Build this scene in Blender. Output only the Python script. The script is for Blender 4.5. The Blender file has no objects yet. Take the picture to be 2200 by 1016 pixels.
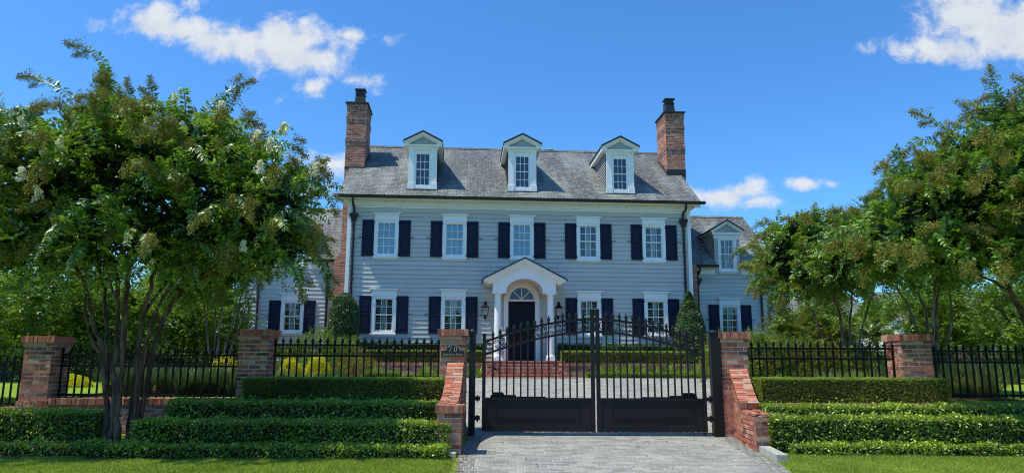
# look settings
SKY_STR, SUN_STR = 0.15, 5.0
SKY_SAT, SKY_HUE, SKY_TINT = 1.10, 0.5, (0.58, 1.06, 1.46)
CLOUD_HI, CLOUD_LO = (5.4, 5.6, 5.8), (3.7, 4.1, 4.7)
import bpy, math, random
import numpy as np
from math import sin, cos, pi, radians, sqrt, hypot
from mathutils import Vector, Matrix

random.seed(7)
RNG = np.random.default_rng(11)
scene = bpy.context.scene
COL = scene.collection

# ------------------------------------------------------------------ helpers
def tag(o, label=None, cat=None, group=None, kind=None):
    if label: o['label'] = label
    if cat: o['category'] = cat
    if group: o['group'] = group
    if kind: o['kind'] = kind
    elif cat: o['kind'] = 'thing'
    return o

def empty(name, loc=(0, 0, 0), rz=0.0, label=None, cat=None, group=None):
    o = bpy.data.objects.new(name, None)
    o.empty_display_size = 0.2
    COL.objects.link(o)
    o.location = loc
    o.rotation_euler = (0, 0, rz)
    return tag(o, label, cat, group)

def copy_tree(o, parent=None):
    c = o.copy()
    COL.objects.link(c)
    if parent is not None:
        c.parent = parent
    for ch in list(o.children):
        copy_tree(ch, c)
    return c

class MB:
    """collects faces (with uv and material slot) and links them as one mesh"""
    def __init__(s):
        s.v = []; s.f = []; s.uv = []; s.m = []
    def face(s, pts, mat=0, uv=None):
        n = len(s.v)
        s.v.extend(tuple(p) for p in pts)
        s.f.append(tuple(range(n, n + len(pts))))
        if uv is None:
            a, b, c = Vector(pts[0]), Vector(pts[1]), Vector(pts[2])
            nn = (b - a).cross(c - a)
            if len(pts) > 3 and nn.length < 1e-9:
                nn = (c - a).cross(Vector(pts[3]) - a)
            ax = max(range(3), key=lambda i: abs(nn[i]))
            if ax == 0: uv = [(p[1], p[2]) for p in pts]
            elif ax == 1: uv = [(p[0], p[2]) for p in pts]
            else: uv = [(p[0], p[1]) for p in pts]
        s.uv.append(uv); s.m.append(mat)
    def box(s, x0, x1, y0, y1, z0, z1, mat=0):
        P = [(x0,y0,z0),(x1,y0,z0),(x1,y1,z0),(x0,y1,z0),(x0,y0,z1),(x1,y0,z1),(x1,y1,z1),(x0,y1,z1)]
        for q in ((0,1,5,4),(1,2,6,5),(2,3,7,6),(3,0,4,7),(4,5,6,7),(3,2,1,0)):
            s.face([P[i] for i in q], mat)
    def hexa(s, P, mat=0):
        for q in ((0,1,5,4),(1,2,6,5),(2,3,7,6),(3,0,4,7),(4,5,6,7),(3,2,1,0)):
            s.face([P[i] for i in q], mat)
    def obox(s, c, ax, ay, az, hx, hy, hz, mat=0):
        c = Vector(c); ax = Vector(ax)*hx; ay = Vector(ay)*hy; az = Vector(az)*hz
        P = [c-ax-ay-az, c+ax-ay-az, c+ax+ay-az, c-ax+ay-az, c-ax-ay+az, c+ax-ay+az, c+ax+ay+az, c-ax+ay+az]
        s.hexa(P, mat)
    def prism(s, prof, axis, a0, a1, mat=0, caps=True):
        """prof: closed list of 2-D points. axis 'x' -> (y,z); 'y' -> (x,z); 'z' -> (x,y)"""
        def P(q, a):
            return (a, q[0], q[1]) if axis == 'x' else (q[0], a, q[1]) if axis == 'y' else (q[0], q[1], a)
        n = len(prof)
        for i in range(n):
            p, q = prof[i], prof[(i+1) % n]
            s.face([P(p,a0), P(q,a0), P(q,a1), P(p,a1)], mat)
        if caps:
            s.face([P(p,a0) for p in reversed(prof)], mat)
            s.face([P(p,a1) for p in prof], mat)
    def lathe(s, prof, c=(0,0,0), seg=16, mat=0):
        """prof: (r,z) from bottom to top"""
        for i in range(len(prof)-1):
            (r0,z0),(r1,z1) = prof[i], prof[i+1]
            for k in range(seg):
                a, b = 2*pi*k/seg, 2*pi*(k+1)/seg
                p = [(c[0]+r0*cos(a),c[1]+r0*sin(a),c[2]+z0),(c[0]+r0*cos(b),c[1]+r0*sin(b),c[2]+z0),
                     (c[0]+r1*cos(b),c[1]+r1*sin(b),c[2]+z1),(c[0]+r1*cos(a),c[1]+r1*sin(a),c[2]+z1)]
                if r0 < 1e-6: p = [p[0], p[2], p[3]]
                elif r1 < 1e-6: p = [p[0], p[1], p[2]]
                s.face(p, mat, [(0.1*k, q[2]) for q in p])
    def tube(s, pts, rad, seg=6, mat=0, cap=True):
        pts = [Vector(p) for p in pts]
        n = len(pts)
        if not hasattr(rad, '__len__'): rad = [rad]*n
        rings = []
        up = Vector((0.03,0.02,1))
        prev = None
        for i in range(n):
            t = (pts[min(i+1,n-1)] - pts[max(i-1,0)])
            if t.length < 1e-9: t = Vector((0,0,1))
            t.normalize()
            if prev is None:
                u = t.cross(up)
                if u.length < 0.05: u = t.cross(Vector((1,0,0)))
            else:
                u = prev - t*prev.dot(t)
            u.normalize(); prev = u
            w = t.cross(u)
            rings.append([pts[i] + (u*cos(2*pi*k/seg) + w*sin(2*pi*k/seg))*rad[i] for k in range(seg)])
        L = 0
        for i in range(n-1):
            L2 = L + (pts[i+1]-pts[i]).length
            for k in range(seg):
                k2 = (k+1) % seg
                s.face([rings[i][k], rings[i][k2], rings[i+1][k2], rings[i+1][k]], mat,
                       [(k/seg, L), ((k+1)/seg, L), ((k+1)/seg, L2), (k/seg, L2)])
            L = L2
        if cap:
            s.face(list(reversed(rings[0])), mat); s.face(rings[-1], mat)
    def mesh(s, name, mats, smooth=False):
        me = bpy.data.meshes.new(name)
        me.from_pydata(s.v, [], s.f)
        uvl = me.uv_layers.new(name='UVMap')
        uvl.data.foreach_set('uv', np.array([c for f in s.uv for p in f for c in p], dtype=np.float32))
        if not isinstance(mats, (list, tuple)): mats = [mats]
        for m in mats: me.materials.append(m)
        me.polygons.foreach_set('material_index', np.array(s.m, dtype=np.int32))
        if smooth:
            import bmesh
            bm = bmesh.new(); bm.from_mesh(me)
            bmesh.ops.remove_doubles(bm, verts=bm.verts, dist=1e-5)
            for f in bm.faces: f.smooth = True
            for e in bm.edges:
                if len(e.link_faces) == 2 and e.calc_face_angle(0) > radians(40): e.smooth = False
            bm.to_mesh(me); bm.free()
        me.update()
        return me
    def build(s, name, mats, parent=None, smooth=False, loc=None):
        o = bpy.data.objects.new(name, s.mesh(name, mats, smooth))
        COL.objects.link(o)
        if parent is not None: o.parent = parent
        if loc is not None: o.location = loc
        return o

def link_mesh(name, me, parent=None, loc=None):
    o = bpy.data.objects.new(name, me)
    COL.objects.link(o)
    if parent is not None: o.parent = parent
    if loc is not None: o.location = loc
    return o

def np_mesh(name, verts, faces, mats, midx=None):
    """verts (n,3), faces (m,3) arrays -> mesh of triangles"""
    me = bpy.data.meshes.new(name)
    n, m = len(verts), len(faces)
    k = faces.shape[1]
    me.vertices.add(n); me.vertices.foreach_set('co', verts.astype(np.float32).ravel())
    me.loops.add(m*k); me.loops.foreach_set('vertex_index', faces.astype(np.int32).ravel())
    me.polygons.add(m)
    me.polygons.foreach_set('loop_start', np.arange(0, m*k, k, dtype=np.int32))
    me.polygons.foreach_set('loop_total', np.full(m, k, dtype=np.int32))
    if not isinstance(mats, (list, tuple)): mats = [mats]
    for q in mats: me.materials.append(q)
    if midx is not None: me.polygons.foreach_set('material_index', midx.astype(np.int32))
    me.update(calc_edges=True)
    return me

# ------------------------------------------------------------------ materials
def new_mat(name):
    m = bpy.data.materials.new(name); m.use_nodes = True
    nt = m.node_tree
    b = nt.nodes['Principled BSDF']
    return m, nt, b

class N:
    """tiny node-graph helper"""
    def __init__(s, nt): s.nt = nt
    def new(s, t, **kw):
        n = s.nt.nodes.new(t)
        for k, v in kw.items(): setattr(n, k, v)
        return n
    def link(s, a, b): s.nt.links.new(a, b)
    def put(s, sock, v):
        if hasattr(v, 'node'): s.nt.links.new(v, sock)
        else: sock.default_value = v
    def math(s, op, a, b=None, c=None, clamp=False):
        n = s.new('ShaderNodeMath', operation=op); n.use_clamp = clamp
        s.put(n.inputs[0], a)
        if b is not None: s.put(n.inputs[1], b)
        if c is not None: s.put(n.inputs[2], c)
        return n.outputs[0]
    def noise(s, vec, scale, detail=4, rough=0.55, dist=0.0):
        n = s.new('ShaderNodeTexNoise')
        if vec is not None: s.link(vec, n.inputs['Vector'])
        n.inputs['Scale'].default_value = scale; n.inputs['Detail'].default_value = detail
        n.inputs['Roughness'].default_value = rough; n.inputs['Distortion'].default_value = dist
        return n.outputs['Fac']
    def ramp(s, fac, stops, interp='LINEAR'):
        n = s.new('ShaderNodeValToRGB'); n.color_ramp.interpolation = interp
        e = n.color_ramp.elements
        while len(e) < len(stops): e.new(0.5)
        for i, (p, c) in enumerate(stops):
            e[i].position = p; e[i].color = (c[0], c[1], c[2], 1) if hasattr(c, '__len__') else (c, c, c, 1)
        s.put(n.inputs[0], fac)
        return n.outputs[0]
    def mix(s, fac, a, b, mode='MIX'):
        n = s.new('ShaderNodeMix', data_type='RGBA', blend_type=mode)
        s.put(n.inputs[0], fac)
        for i, v in ((6, a), (7, b)):
            if hasattr(v, 'node'): s.link(v, n.inputs[i])
            else: n.inputs[i].default_value = (v[0], v[1], v[2], 1)
        return n.outputs[2]
    def bump(s, h, strength=0.3, dist=0.01):
        n = s.new('ShaderNodeBump'); n.inputs['Strength'].default_value = strength
        n.inputs['Distance'].default_value = dist
        s.link(h, n.inputs['Height'])
        return n.outputs[0]
    def coord(s, which='Object'):
        return s.new('ShaderNodeTexCoord').outputs[which]
    def uv(s, sx=1, sy=1):
        c = s.new('ShaderNodeTexCoord').outputs['UV']
        m = s.new('ShaderNodeMapping'); m.inputs['Scale'].default_value = (sx, sy, 1)
        s.link(c, m.inputs[0])
        return m.outputs[0]
    def island(s):
        return s.new('ShaderNodeNewGeometry').outputs['Random Per Island']

def paint(name, col, rough=0.45, var=0.06, scale=3.0, metallic=0.0, spec=0.5, grime=0.0, bump=0.0):
    m, nt, b = new_mat(name); n = N(nt)
    co = n.coord()
    f = n.noise(co, scale, 5, 0.6)
    d = [c*(1-var*1.6) for c in col]; l = [min(1, c*(1+var)) for c in col]
    c = n.ramp(f, [(0.3, d), (0.7, l)])
    if grime:
        mp = n.new('ShaderNodeMapping'); mp.inputs['Scale'].default_value = (2.2, 2.2, 0.25); n.link(co, mp.inputs[0])
        g = n.noise(mp.outputs[0], 2.4, 6, 0.7)
        gm = n.ramp(g, [(0.45, 0.0), (0.8, grime)])
        c = n.mix(gm, c, [x*0.45 for x in col])
    n.link(c, b.inputs['Base Color'])
    r = n.ramp(n.noise(co, scale*4, 3), [(0.3, max(0, rough-0.08)), (0.7, min(1, rough+0.1))])
    n.link(r, b.inputs['Roughness'])
    b.inputs['Metallic'].default_value = metallic
    b.inputs['Specular IOR Level'].default_value = spec
    if bump:
        n.link(n.bump(n.noise(co, 60, 3), bump, 0.004), b.inputs['Normal'])
    return m

BRICK_STOPS = [(0.0,(0.13,0.055,0.042)),(0.14,(0.29,0.088,0.055)),(0.32,(0.42,0.122,0.070)),(0.52,(0.52,0.168,0.090)),
               (0.68,(0.37,0.125,0.080)),(0.82,(0.56,0.225,0.125)),(0.94,(0.51,0.28,0.19)),(1.0,(0.49,0.35,0.27))]

def siding_mat(name, col):
    m = paint(name, col, 0.55, 0.04, 1.4, grime=0.10)
    nt = m.node_tree; n = N(nt); b = nt.nodes['Principled BSDF']
    src = b.inputs['Base Color'].links[0].from_socket
    k = n.ramp(n.island(), [(0.0, 0.90), (0.5, 0.97), (1.0, 1.0)])
    n.link(n.mix(1.0, src, k, 'MULTIPLY'), b.inputs['Base Color'])
    return m

def brick_piece_mat(name='old_brick', warm=1.0):
    """for bricks that are real boxes: colour per brick, white mortar smears, pitted"""
    m, nt, b = new_mat(name); n = N(nt)
    co = n.coord()
    rnd = n.island()
    c = n.ramp(rnd, [(p, (q[0]*warm, q[1], q[2])) for p, q in BRICK_STOPS])
    v = n.noise(co, 9, 6, 0.7)
    c = n.mix(n.ramp(v, [(0.3, 0.5), (0.55, 0.0)]), c, (0.09,0.05,0.042))
    sm = n.noise(co, 13, 7, 0.75, 0.6)
    c = n.mix(n.ramp(sm, [(0.53, 0.0), (0.72, 0.55)]), c, (0.54,0.47,0.40))
    n.link(c, b.inputs['Base Color'])
    b.inputs['Roughness'].default_value = 0.9
    b.inputs['Specular IOR Level'].default_value = 0.25
    n.link(n.bump(n.noise(co, 70, 6, 0.7), 0.5, 0.006), b.inputs['Normal'])
    return m

def brick_tex_mat(name, sx=0.21, sy=0.075, soldier=False, stops=None):
    """flat brickwork from UVs in metres"""
    m, nt, b = new_mat(name); n = N(nt)
    uv = n.uv()
    br = n.new('ShaderNodeTexBrick')
    n.link(uv, br.inputs['Vector'])
    br.inputs['Color1'].default_value = (0,0,0,1); br.inputs['Color2'].default_value = (1,1,1,1)
    br.inputs['Mortar'].default_value = (0.5,0.5,0.5,1)
    br.inputs['Scale'].default_value = 1.0
    br.inputs['Mortar Size'].default_value = 0.008 if not soldier else 0.006
    br.inputs['Mortar Smooth'].default_value = 0.25
    br.inputs['Bias'].default_value = 0.0
    br.inputs['Brick Width'].default_value = sx
    br.inputs['Row Height'].default_value = sy
    if soldier: br.offset = 0.0
    c = n.ramp(br.outputs['Color'], stops or BRICK_STOPS)
    v = n.noise(uv, 7, 6, 0.7)
    c = n.mix(n.ramp(v, [(0.3, 0.35), (0.5, 0.0)]), c, (0.09,0.05,0.042))
    sm = n.noise(uv, 10, 7, 0.75, 0.6)
    c = n.mix(n.ramp(sm, [(0.58, 0.0), (0.76, 0.5)]), c, (0.42,0.36,0.32))
    c = n.mix(br.outputs['Fac'], c, (0.42,0.37,0.33))
    n.link(c, b.inputs['Base Color'])
    b.inputs['Roughness'].default_value = 0.92
    b.inputs['Specular IOR Level'].default_value = 0.2
    h = n.math('SUBTRACT', n.noise(uv, 50, 4), n.math('MULTIPLY', br.outputs['Fac'], 1.4))
    n.link(n.bump(h, 0.7, 0.01), b.inputs['Normal'])
    return m

def slate_mat(name, light=1.0):
    m, nt, b = new_mat(name); n = N(nt)
    uv = n.uv()
    wob = n.new('ShaderNodeVectorMath', operation='MULTIPLY_ADD')
    nz = n.new('ShaderNodeTexNoise'); n.link(uv, nz.inputs['Vector']); nz.inputs['Scale'].default_value = 1.7
    n.link(nz.outputs['Color'], wob.inputs[0]); wob.inputs[1].default_value = (0.10, 0.05, 0); n.link(uv, wob.inputs[2])
    br = n.new('ShaderNodeTexBrick'); n.link(wob.outputs[0], br.inputs['Vector'])
    br.inputs['Color1'].default_value = (0,0,0,1); br.inputs['Color2'].default_value = (1,1,1,1)
    br.inputs['Mortar'].default_value = (0.5,0.5,0.5,1)
    br.inputs['Scale'].default_value = 1.0; br.inputs['Mortar Size'].default_value = 0.017
    br.inputs['Mortar Smooth'].default_value = 0.15
    br.inputs['Brick Width'].default_value = 0.27; br.inputs['Row Height'].default_value = 0.15
    br.offset = 0.47
    L = light
    c = n.ramp(br.outputs['Color'], [(0.0,(0.195*L,0.208*L,0.186*L)),(0.3,(0.228*L,0.243*L,0.216*L)),(0.6,(0.250*L,0.266*L,0.236*L)),(0.85,(0.273*L,0.290*L,0.257*L)),(1.0,(0.310*L,0.328*L,0.290*L))])
    # mildew: dark mottling, patchy, streaking down the slope
    mp = n.new('ShaderNodeMapping'); mp.inputs['Scale'].default_value = (0.55, 0.16, 1); n.link(uv, mp.inputs[0])
    big = n.noise(mp.outputs[0], 1.1, 4, 0.65)
    fine = n.noise(uv, 5.5, 6, 0.8)
    msk = n.math('MULTIPLY', n.ramp(big, [(0.42, 0.04), (0.55, 1.0)]), n.ramp(fine, [(0.38, 0.08), (0.56, 0.9)]))
    c = n.mix(msk, c, (0.055,0.048,0.046))
    c = n.mix(n.math('MULTIPLY', br.outputs['Fac'], 0.75), c, (0.04,0.04,0.04))
    n.link(c, b.inputs['Base Color'])
    b.inputs['Roughness'].default_value = 0.62
    b.inputs['Specular IOR Level'].default_value = 0.35
    # each slate's lower edge sits proud of the one below
    sep = n.new('ShaderNodeSeparateXYZ'); n.link(wob.outputs[0], sep.inputs[0])
    saw = n.math('FRACT', n.math('DIVIDE', sep.outputs['Y'], 0.15))
    h = n.math('SUBTRACT', n.math('MULTIPLY', n.math('SUBTRACT', 1.0, saw), 1.0), n.math('MULTIPLY', br.outputs['Fac'], 1.2))
    h = n.math('ADD', h, n.math('MULTIPLY', br.outputs['Color'], 0.6))
    n.link(n.bump(h, 0.4, 0.012), b.inputs['Normal'])
    return m

def paver_mat(name, sx=0.205, sy=0.145, base=1.0):
    m, nt, b = new_mat(name); n = N(nt)
    uv = n.uv()
    nz = n.new('ShaderNodeTexNoise'); n.link(uv, nz.inputs['Vector']); nz.inputs['Scale'].default_value = 2.3
    wob = n.new('ShaderNodeVectorMath', operation='MULTIPLY_ADD')
    n.link(nz.outputs['Color'], wob.inputs[0]); wob.inputs[1].default_value = (0.05, 0.035, 0); n.link(uv, wob.inputs[2])
    br = n.new('ShaderNodeTexBrick'); n.link(wob.outputs[0], br.inputs['Vector'])
    br.inputs['Color1'].default_value = (0,0,0,1); br.inputs['Color2'].default_value = (1,1,1,1)
    br.inputs['Mortar'].default_value = (0.5,0.5,0.5,1)
    br.inputs['Scale'].default_value = 1.0; br.inputs['Mortar Size'].default_value = 0.012
    br.inputs['Mortar Smooth'].default_value = 0.4
    br.inputs['Brick Width'].default_value = sx; br.inputs['Row Height'].default_value = sy
    br.offset = 0.45
    k = base
    c = n.ramp(br.outputs['Color'], [(0,(0.225*k,0.222*k,0.186*k)),(0.35,(0.28*k,0.277*k,0.232*k)),(0.7,(0.325*k,0.321*k,0.268*k)),(1.0,(0.375*k,0.371*k,0.312*k))])
    st = n.noise(uv, 0.75, 6, 0.7)
    c = n.mix(n.ramp(st, [(0.42, 0.0), (0.68, 0.5)]), c, (0.17*k,0.165*k,0.16*k))
    sp = n.noise(uv, 40, 5, 0.8)
    c = n.mix(n.ramp(sp, [(0.5, 0.0), (0.75, 0.35)]), c, (0.13,0.125,0.12))
    gap = n.mix(n.ramp(n.noise(uv, 3.1, 3), [(0.4, 0.0), (0.6, 1.0)]), (0.52,0.49,0.43), (0.24,0.22,0.185))
    c = n.mix(n.math('MULTIPLY', br.outputs['Fac'], 0.8), c, gap)
    n.link(c, b.inputs['Base Color'])
    b.inputs['Roughness'].default_value = 0.9
    b.inputs['Specular IOR Level'].default_value = 0.12
    h = n.math('SUBTRACT', n.math('ADD', n.math('MULTIPLY', n.noise(uv, 30, 5), 0.7), n.math('MULTIPLY', br.outputs['Color'], 0.5)), n.math('MULTIPLY', br.outputs['Fac'], 1.6))
    n.link(n.bump(h, 0.7, 0.012), b.inputs['Normal'])
    return m

def leaf_mat(name, dark, mid, light, rough=0.38, trans=0.28, spec=0.5):
    m, nt, b = new_mat(name); n = N(nt)
    r = n.island()
    c = n.ramp(r, [(0.0, dark), (0.45, mid), (0.85, light), (0.975, [min(1,x*1.2) for x in light]), (1.0, (0.30,0.22,0.07) if light[1] < 0.6 and light[0] < light[1] else light)])
    co = n.coord()
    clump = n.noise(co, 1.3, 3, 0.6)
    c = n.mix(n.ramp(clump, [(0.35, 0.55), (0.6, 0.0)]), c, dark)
    n.link(c, b.inputs['Base Color'])
    b.inputs['Roughness'].default_value = rough
    b.inputs['Specular IOR Level'].default_value = spec
    tr = n.new('ShaderNodeBsdfTranslucent')
    tc = n.mix(0.5, c, (light[0]*1.6, light[1]*1.7, light[2]*0.7))
    n.link(tc, tr.inputs['Color'])
    mx = n.new('ShaderNodeMixShader'); mx.inputs[0].default_value = trans
    n.link(b.outputs[0], mx.inputs[1]); n.link(tr.outputs[0], mx.inputs[2])
    n.link(mx.outputs[0], nt.nodes['Material Output'].inputs['Surface'])
    return m

def glass_mat(name, tint=(0.75,0.85,0.9), refl=1.0):
    m, nt, b = new_mat(name); n = N(nt)
    nt.nodes.remove(b)
    fr = n.new('ShaderNodeFresnel'); fr.inputs['IOR'].default_value = 1.55
    t = n.new('ShaderNodeBsdfTransparent'); t.inputs['Color'].default_value = (*tint, 1)
    g = n.new('ShaderNodeBsdfGlossy'); g.inputs['Roughness'].default_value = 0.015
    g.inputs['Color'].default_value = (0.95,0.97,1,1)
    bm = n.bump(n.noise(n.coord(), 2.2, 2), 0.06, 0.02)
    n.link(bm, g.inputs['Normal'])
    mx = n.new('ShaderNodeMixShader')
    n.link(n.math('ADD', n.math('MULTIPLY', fr.outputs[0], refl), 0.05, clamp=True), mx.inputs[0])
    n.link(t.outputs[0], mx.inputs[1]); n.link(g.outputs[0], mx.inputs[2])
    n.link(mx.outputs[0], nt.nodes['Material Output'].inputs['Surface'])
    return m

def bark_mat(name, base, patch):
    m, nt, b = new_mat(name); n = N(nt)
    co = n.coord()
    mp = n.new('ShaderNodeMapping'); mp.inputs['Scale'].default_value = (1, 1, 0.16); n.link(co, mp.inputs[0])
    f = n.noise(mp.outputs[0], 14, 5, 0.65, 0.4)
    c = n.ramp(f, [(0.36, [x*0.55 for x in base]), (0.5, base), (0.56, patch), (0.72, [min(1,x*1.15) for x in patch])])
    c = n.mix(n.ramp(n.noise(co, 5, 4), [(0.4, 0.0), (0.7, 0.5)]), c, [x*0.5 for x in base])
    n.link(c, b.inputs['Base Color']); b.inputs['Roughness'].default_value = 0.75
    n.link(n.bump(f, 0.6, 0.012), b.inputs['Normal'])
    return m

def ground_mat(name, stops, scale=1.0, bump=0.5):
    m, nt, b = new_mat(name); n = N(nt)
    co = n.coord()
    a = n.noise(co, 0.6*scale, 5, 0.6); f = n.noise(co, 30*scale, 5, 0.8)
    x = n.math('ADD', n.math('MULTIPLY', a, 0.55), n.math('MULTIPLY', f, 0.45))
    n.link(n.ramp(x, stops), b.inputs['Base Color'])
    b.inputs['Roughness'].default_value = 0.95; b.inputs['Specular IOR Level'].default_value = 0.1
    n.link(n.bump(f, bump, 0.02), b.inputs['Normal'])
    return m

M = {}
M['white'] = paint('white_trim_paint', (0.90,0.885,0.85), 0.42, 0.03, 2.0, grime=0.12)
M['siding'] = siding_mat('grey_siding_paint', (0.585,0.565,0.51))
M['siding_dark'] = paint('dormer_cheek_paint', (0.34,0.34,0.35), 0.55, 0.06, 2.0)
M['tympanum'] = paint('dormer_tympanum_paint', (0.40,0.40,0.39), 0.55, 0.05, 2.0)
M['navy'] = paint('navy_shutter_paint', (0.009,0.014,0.036), 0.5, 0.10, 4.0, spec=0.22)
M['door'] = paint('door_paint', (0.008,0.009,0.018), 0.5, 0.1, 4.0, spec=0.2)
M['bronze'] = paint('bronze_metal', (0.040,0.031,0.030), 0.5, 0.2, 5.0, metallic=0.3)
M['iron'] = paint('black_iron_paint', (0.005,0.005,0.0055), 0.5, 0.25, 8.0, spec=0.2)
M['gate'] = paint('gate_black_paint', (0.011,0.011,0.0115), 0.48, 0.3, 2.5, spec=0.3, bump=0.08)
M['blind'] = paint('louvre_paint', (0.62,0.63,0.58), 0.5, 0.03)
M['blind_blue'] = paint('closed_blind_paint', (0.68,0.76,0.78), 0.5, 0.05, 3.0)
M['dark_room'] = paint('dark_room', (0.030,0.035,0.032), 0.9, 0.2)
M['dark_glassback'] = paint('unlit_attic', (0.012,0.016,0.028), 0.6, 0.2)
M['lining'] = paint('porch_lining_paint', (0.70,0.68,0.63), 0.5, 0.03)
M['glass'] = glass_mat('window_glass', (0.84,0.93,0.93), 0.8)
M['glass_dim'] = glass_mat('fanlight_glass', (0.6,0.62,0.62), 0.25)
M['glass_blue'] = glass_mat('blue_window_glass', (0.72,0.88,0.95), 1.15)
M['glass_clear'] = glass_mat('lantern_glass', (0.95,0.96,0.95), 0.9)
M['brick'] = brick_piece_mat()
M['mortar'] = paint('mortar', (0.55,0.49,0.41), 0.95, 0.12, 12)
M['brick_wall'] = brick_tex_mat('brick_wall_far')
M['brick_soldier'] = brick_tex_mat('brick_soldier_far', 0.078, 0.21, True)
M['brick_band'] = brick_tex_mat('brick_band_dark', 0.078, 0.14, True, [(0,(0.13,0.07,0.055)),(0.4,(0.24,0.11,0.08)),(0.7,(0.34,0.15,0.10)),(1,(0.44,0.30,0.23))])
M['slate'] = slate_mat('roof_slate')
M['slate_dark'] = slate_mat('roof_slate_dark', 0.72)
M['paver'] = paver_mat('driveway_paver')
M['paver_edge'] = paver_mat('paver_edge_band', 0.115, 0.235, 0.62)
M['granite'] = paint('granite_curb', (0.40,0.395,0.335), 0.9, 0.18, 14, bump=0.3)
M['lawn'] = ground_mat('lawn_turf', [(0.3,(0.105,0.165,0.014)),(0.5,(0.185,0.275,0.026)),(0.7,(0.265,0.350,0.042))], 1.0)
M['mulch'] = ground_mat('mulch_soil', [(0.3,(0.028,0.019,0.013)),(0.55,(0.06,0.042,0.03)),(0.75,(0.11,0.085,0.06))], 1.6)
M['bark'] = bark_mat('myrtle_bark', (0.070,0.028,0.013), (0.17,0.105,0.060))
M['bark_pale'] = bark_mat('pale_myrtle_bark', (0.17,0.10,0.065), (0.33,0.26,0.19))
M['bark_dark'] = bark_mat('dark_bark', (0.05,0.036,0.028), (0.10,0.085,0.065))
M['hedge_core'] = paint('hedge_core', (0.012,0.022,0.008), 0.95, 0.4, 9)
M['bg_white'] = paint('neighbour_white', (0.66,0.65,0.62), 0.6, 0.06)
M['bg_roof'] = paint('neighbour_roof', (0.13,0.125,0.11), 0.8, 0.15)
M['bg_glass'] = paint('neighbour_pane', (0.03,0.04,0.05), 0.2, 0.1)
M['plaque'] = paint('plaque_black', (0.012,0.012,0.012), 0.45, 0.15)
M['gilt'] = paint('plaque_gold', (0.42,0.34,0.21), 0.5, 0.06)
M['dry_leaf'] = paint('dry_leaf', (0.24,0.14,0.07), 0.9, 0.3, 30)

def LM(key, name, dark, mid, light, rough=0.38, trans=0.28, spec=0.5): M[key] = leaf_mat(name, dark, mid, light, rough, trans, spec)
LM('blade', 'grass_blade', (0.150,0.225,0.026), (0.270,0.360,0.045), (0.430,0.500,0.090), 0.5, 0.35, 0.3)
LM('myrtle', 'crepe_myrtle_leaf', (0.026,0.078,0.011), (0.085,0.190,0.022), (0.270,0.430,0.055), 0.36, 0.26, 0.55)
LM('inner', 'shade_toned_myrtle_leaf', (0.006,0.016,0.004), (0.012,0.030,0.006), (0.022,0.048,0.010), 0.6, 0.05, 0.2)  # dark copy of the myrtle leaf, crown shade painted into its colour
LM('myrtle_gold', 'crepe_myrtle_leaf_gold', (0.052,0.110,0.012), (0.140,0.245,0.024), (0.330,0.470,0.058), 0.37, 0.30, 0.55)  # golden leaf tone, mixed at random through the clumps
LM('lime', 'lime_leaf', (0.075,0.140,0.012), (0.140,0.230,0.020), (0.250,0.350,0.040), 0.42, 0.35, 0.4)
LM('holly', 'holly_leaf', (0.014,0.050,0.010), (0.034,0.098,0.016), (0.120,0.230,0.040), 0.28, 0.14, 0.65)
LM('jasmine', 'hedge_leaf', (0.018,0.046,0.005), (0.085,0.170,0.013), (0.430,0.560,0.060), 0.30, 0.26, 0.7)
LM('lit_top', 'lit_top_hedge_leaf', (0.060,0.115,0.008), (0.180,0.290,0.018), (0.480,0.600,0.070), 0.34, 0.30, 0.6)  # lighter leaf for hedge tops, sunlight painted into the colour
LM('boxwood', 'boxwood_leaf', (0.026,0.044,0.005), (0.095,0.130,0.012), (0.370,0.420,0.046), 0.42, 0.25, 0.4)
LM('bg_leaf', 'background_leaf', (0.032,0.078,0.010), (0.090,0.175,0.022), (0.230,0.350,0.046), 0.45, 0.25, 0.35)
LM('bg_leaf_light', 'background_light_leaf', (0.070,0.135,0.014), (0.155,0.265,0.030), (0.310,0.430,0.062), 0.45, 0.3, 0.35)
LM('gold_shrub', 'golden_shrub_leaf', (0.075,0.100,0.012), (0.140,0.165,0.020), (0.240,0.245,0.040), 0.5, 0.3, 0.3)
LM('rust_leaf', 'rust_maple_leaf', (0.08,0.055,0.012), (0.19,0.125,0.025), (0.30,0.20,0.05), 0.5, 0.35, 0.3)
LM('yellow', 'yellow_flower', (0.42,0.38,0.012), (0.62,0.56,0.018), (0.75,0.70,0.05), 0.6, 0.3, 0.2)
LM('blue_grass', 'blue_green_grass', (0.022,0.060,0.026), (0.050,0.110,0.040), (0.12,0.20,0.075), 0.45, 0.2, 0.45)
LM('pale_grass', 'pale_grass', (0.05,0.105,0.022), (0.115,0.180,0.045), (0.27,0.31,0.13), 0.6, 0.25, 0.3)
LM('lily', 'lily_leaf', (0.080,0.165,0.010), (0.150,0.265,0.018), (0.26,0.38,0.045), 0.4, 0.4, 0.4)
LM('plume', 'grass_plume', (0.22,0.17,0.11), (0.38,0.30,0.20), (0.55,0.46,0.33), 0.8, 0.3, 0.1)
LM('seed', 'myrtle_seed', (0.120,0.118,0.018), (0.260,0.235,0.036), (0.46,0.40,0.09), 0.7, 0.1, 0.2)
LM('flower', 'white_myrtle_flower', (0.72,0.69,0.60), (0.85,0.83,0.76), (0.90,0.90,0.86), 0.7, 0.3, 0.2)
# ================================================================== HOUSE
YAW = radians(4.06)
house = empty('house', (0.393, 28.028, 0.0), YAW,
              'large grey clapboard house with five bays, three roof dormers, brick chimneys and navy shutters', 'house')
HW = 6.88                 # half width of the main block
GZ = 1.55                 # terrace level

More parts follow.
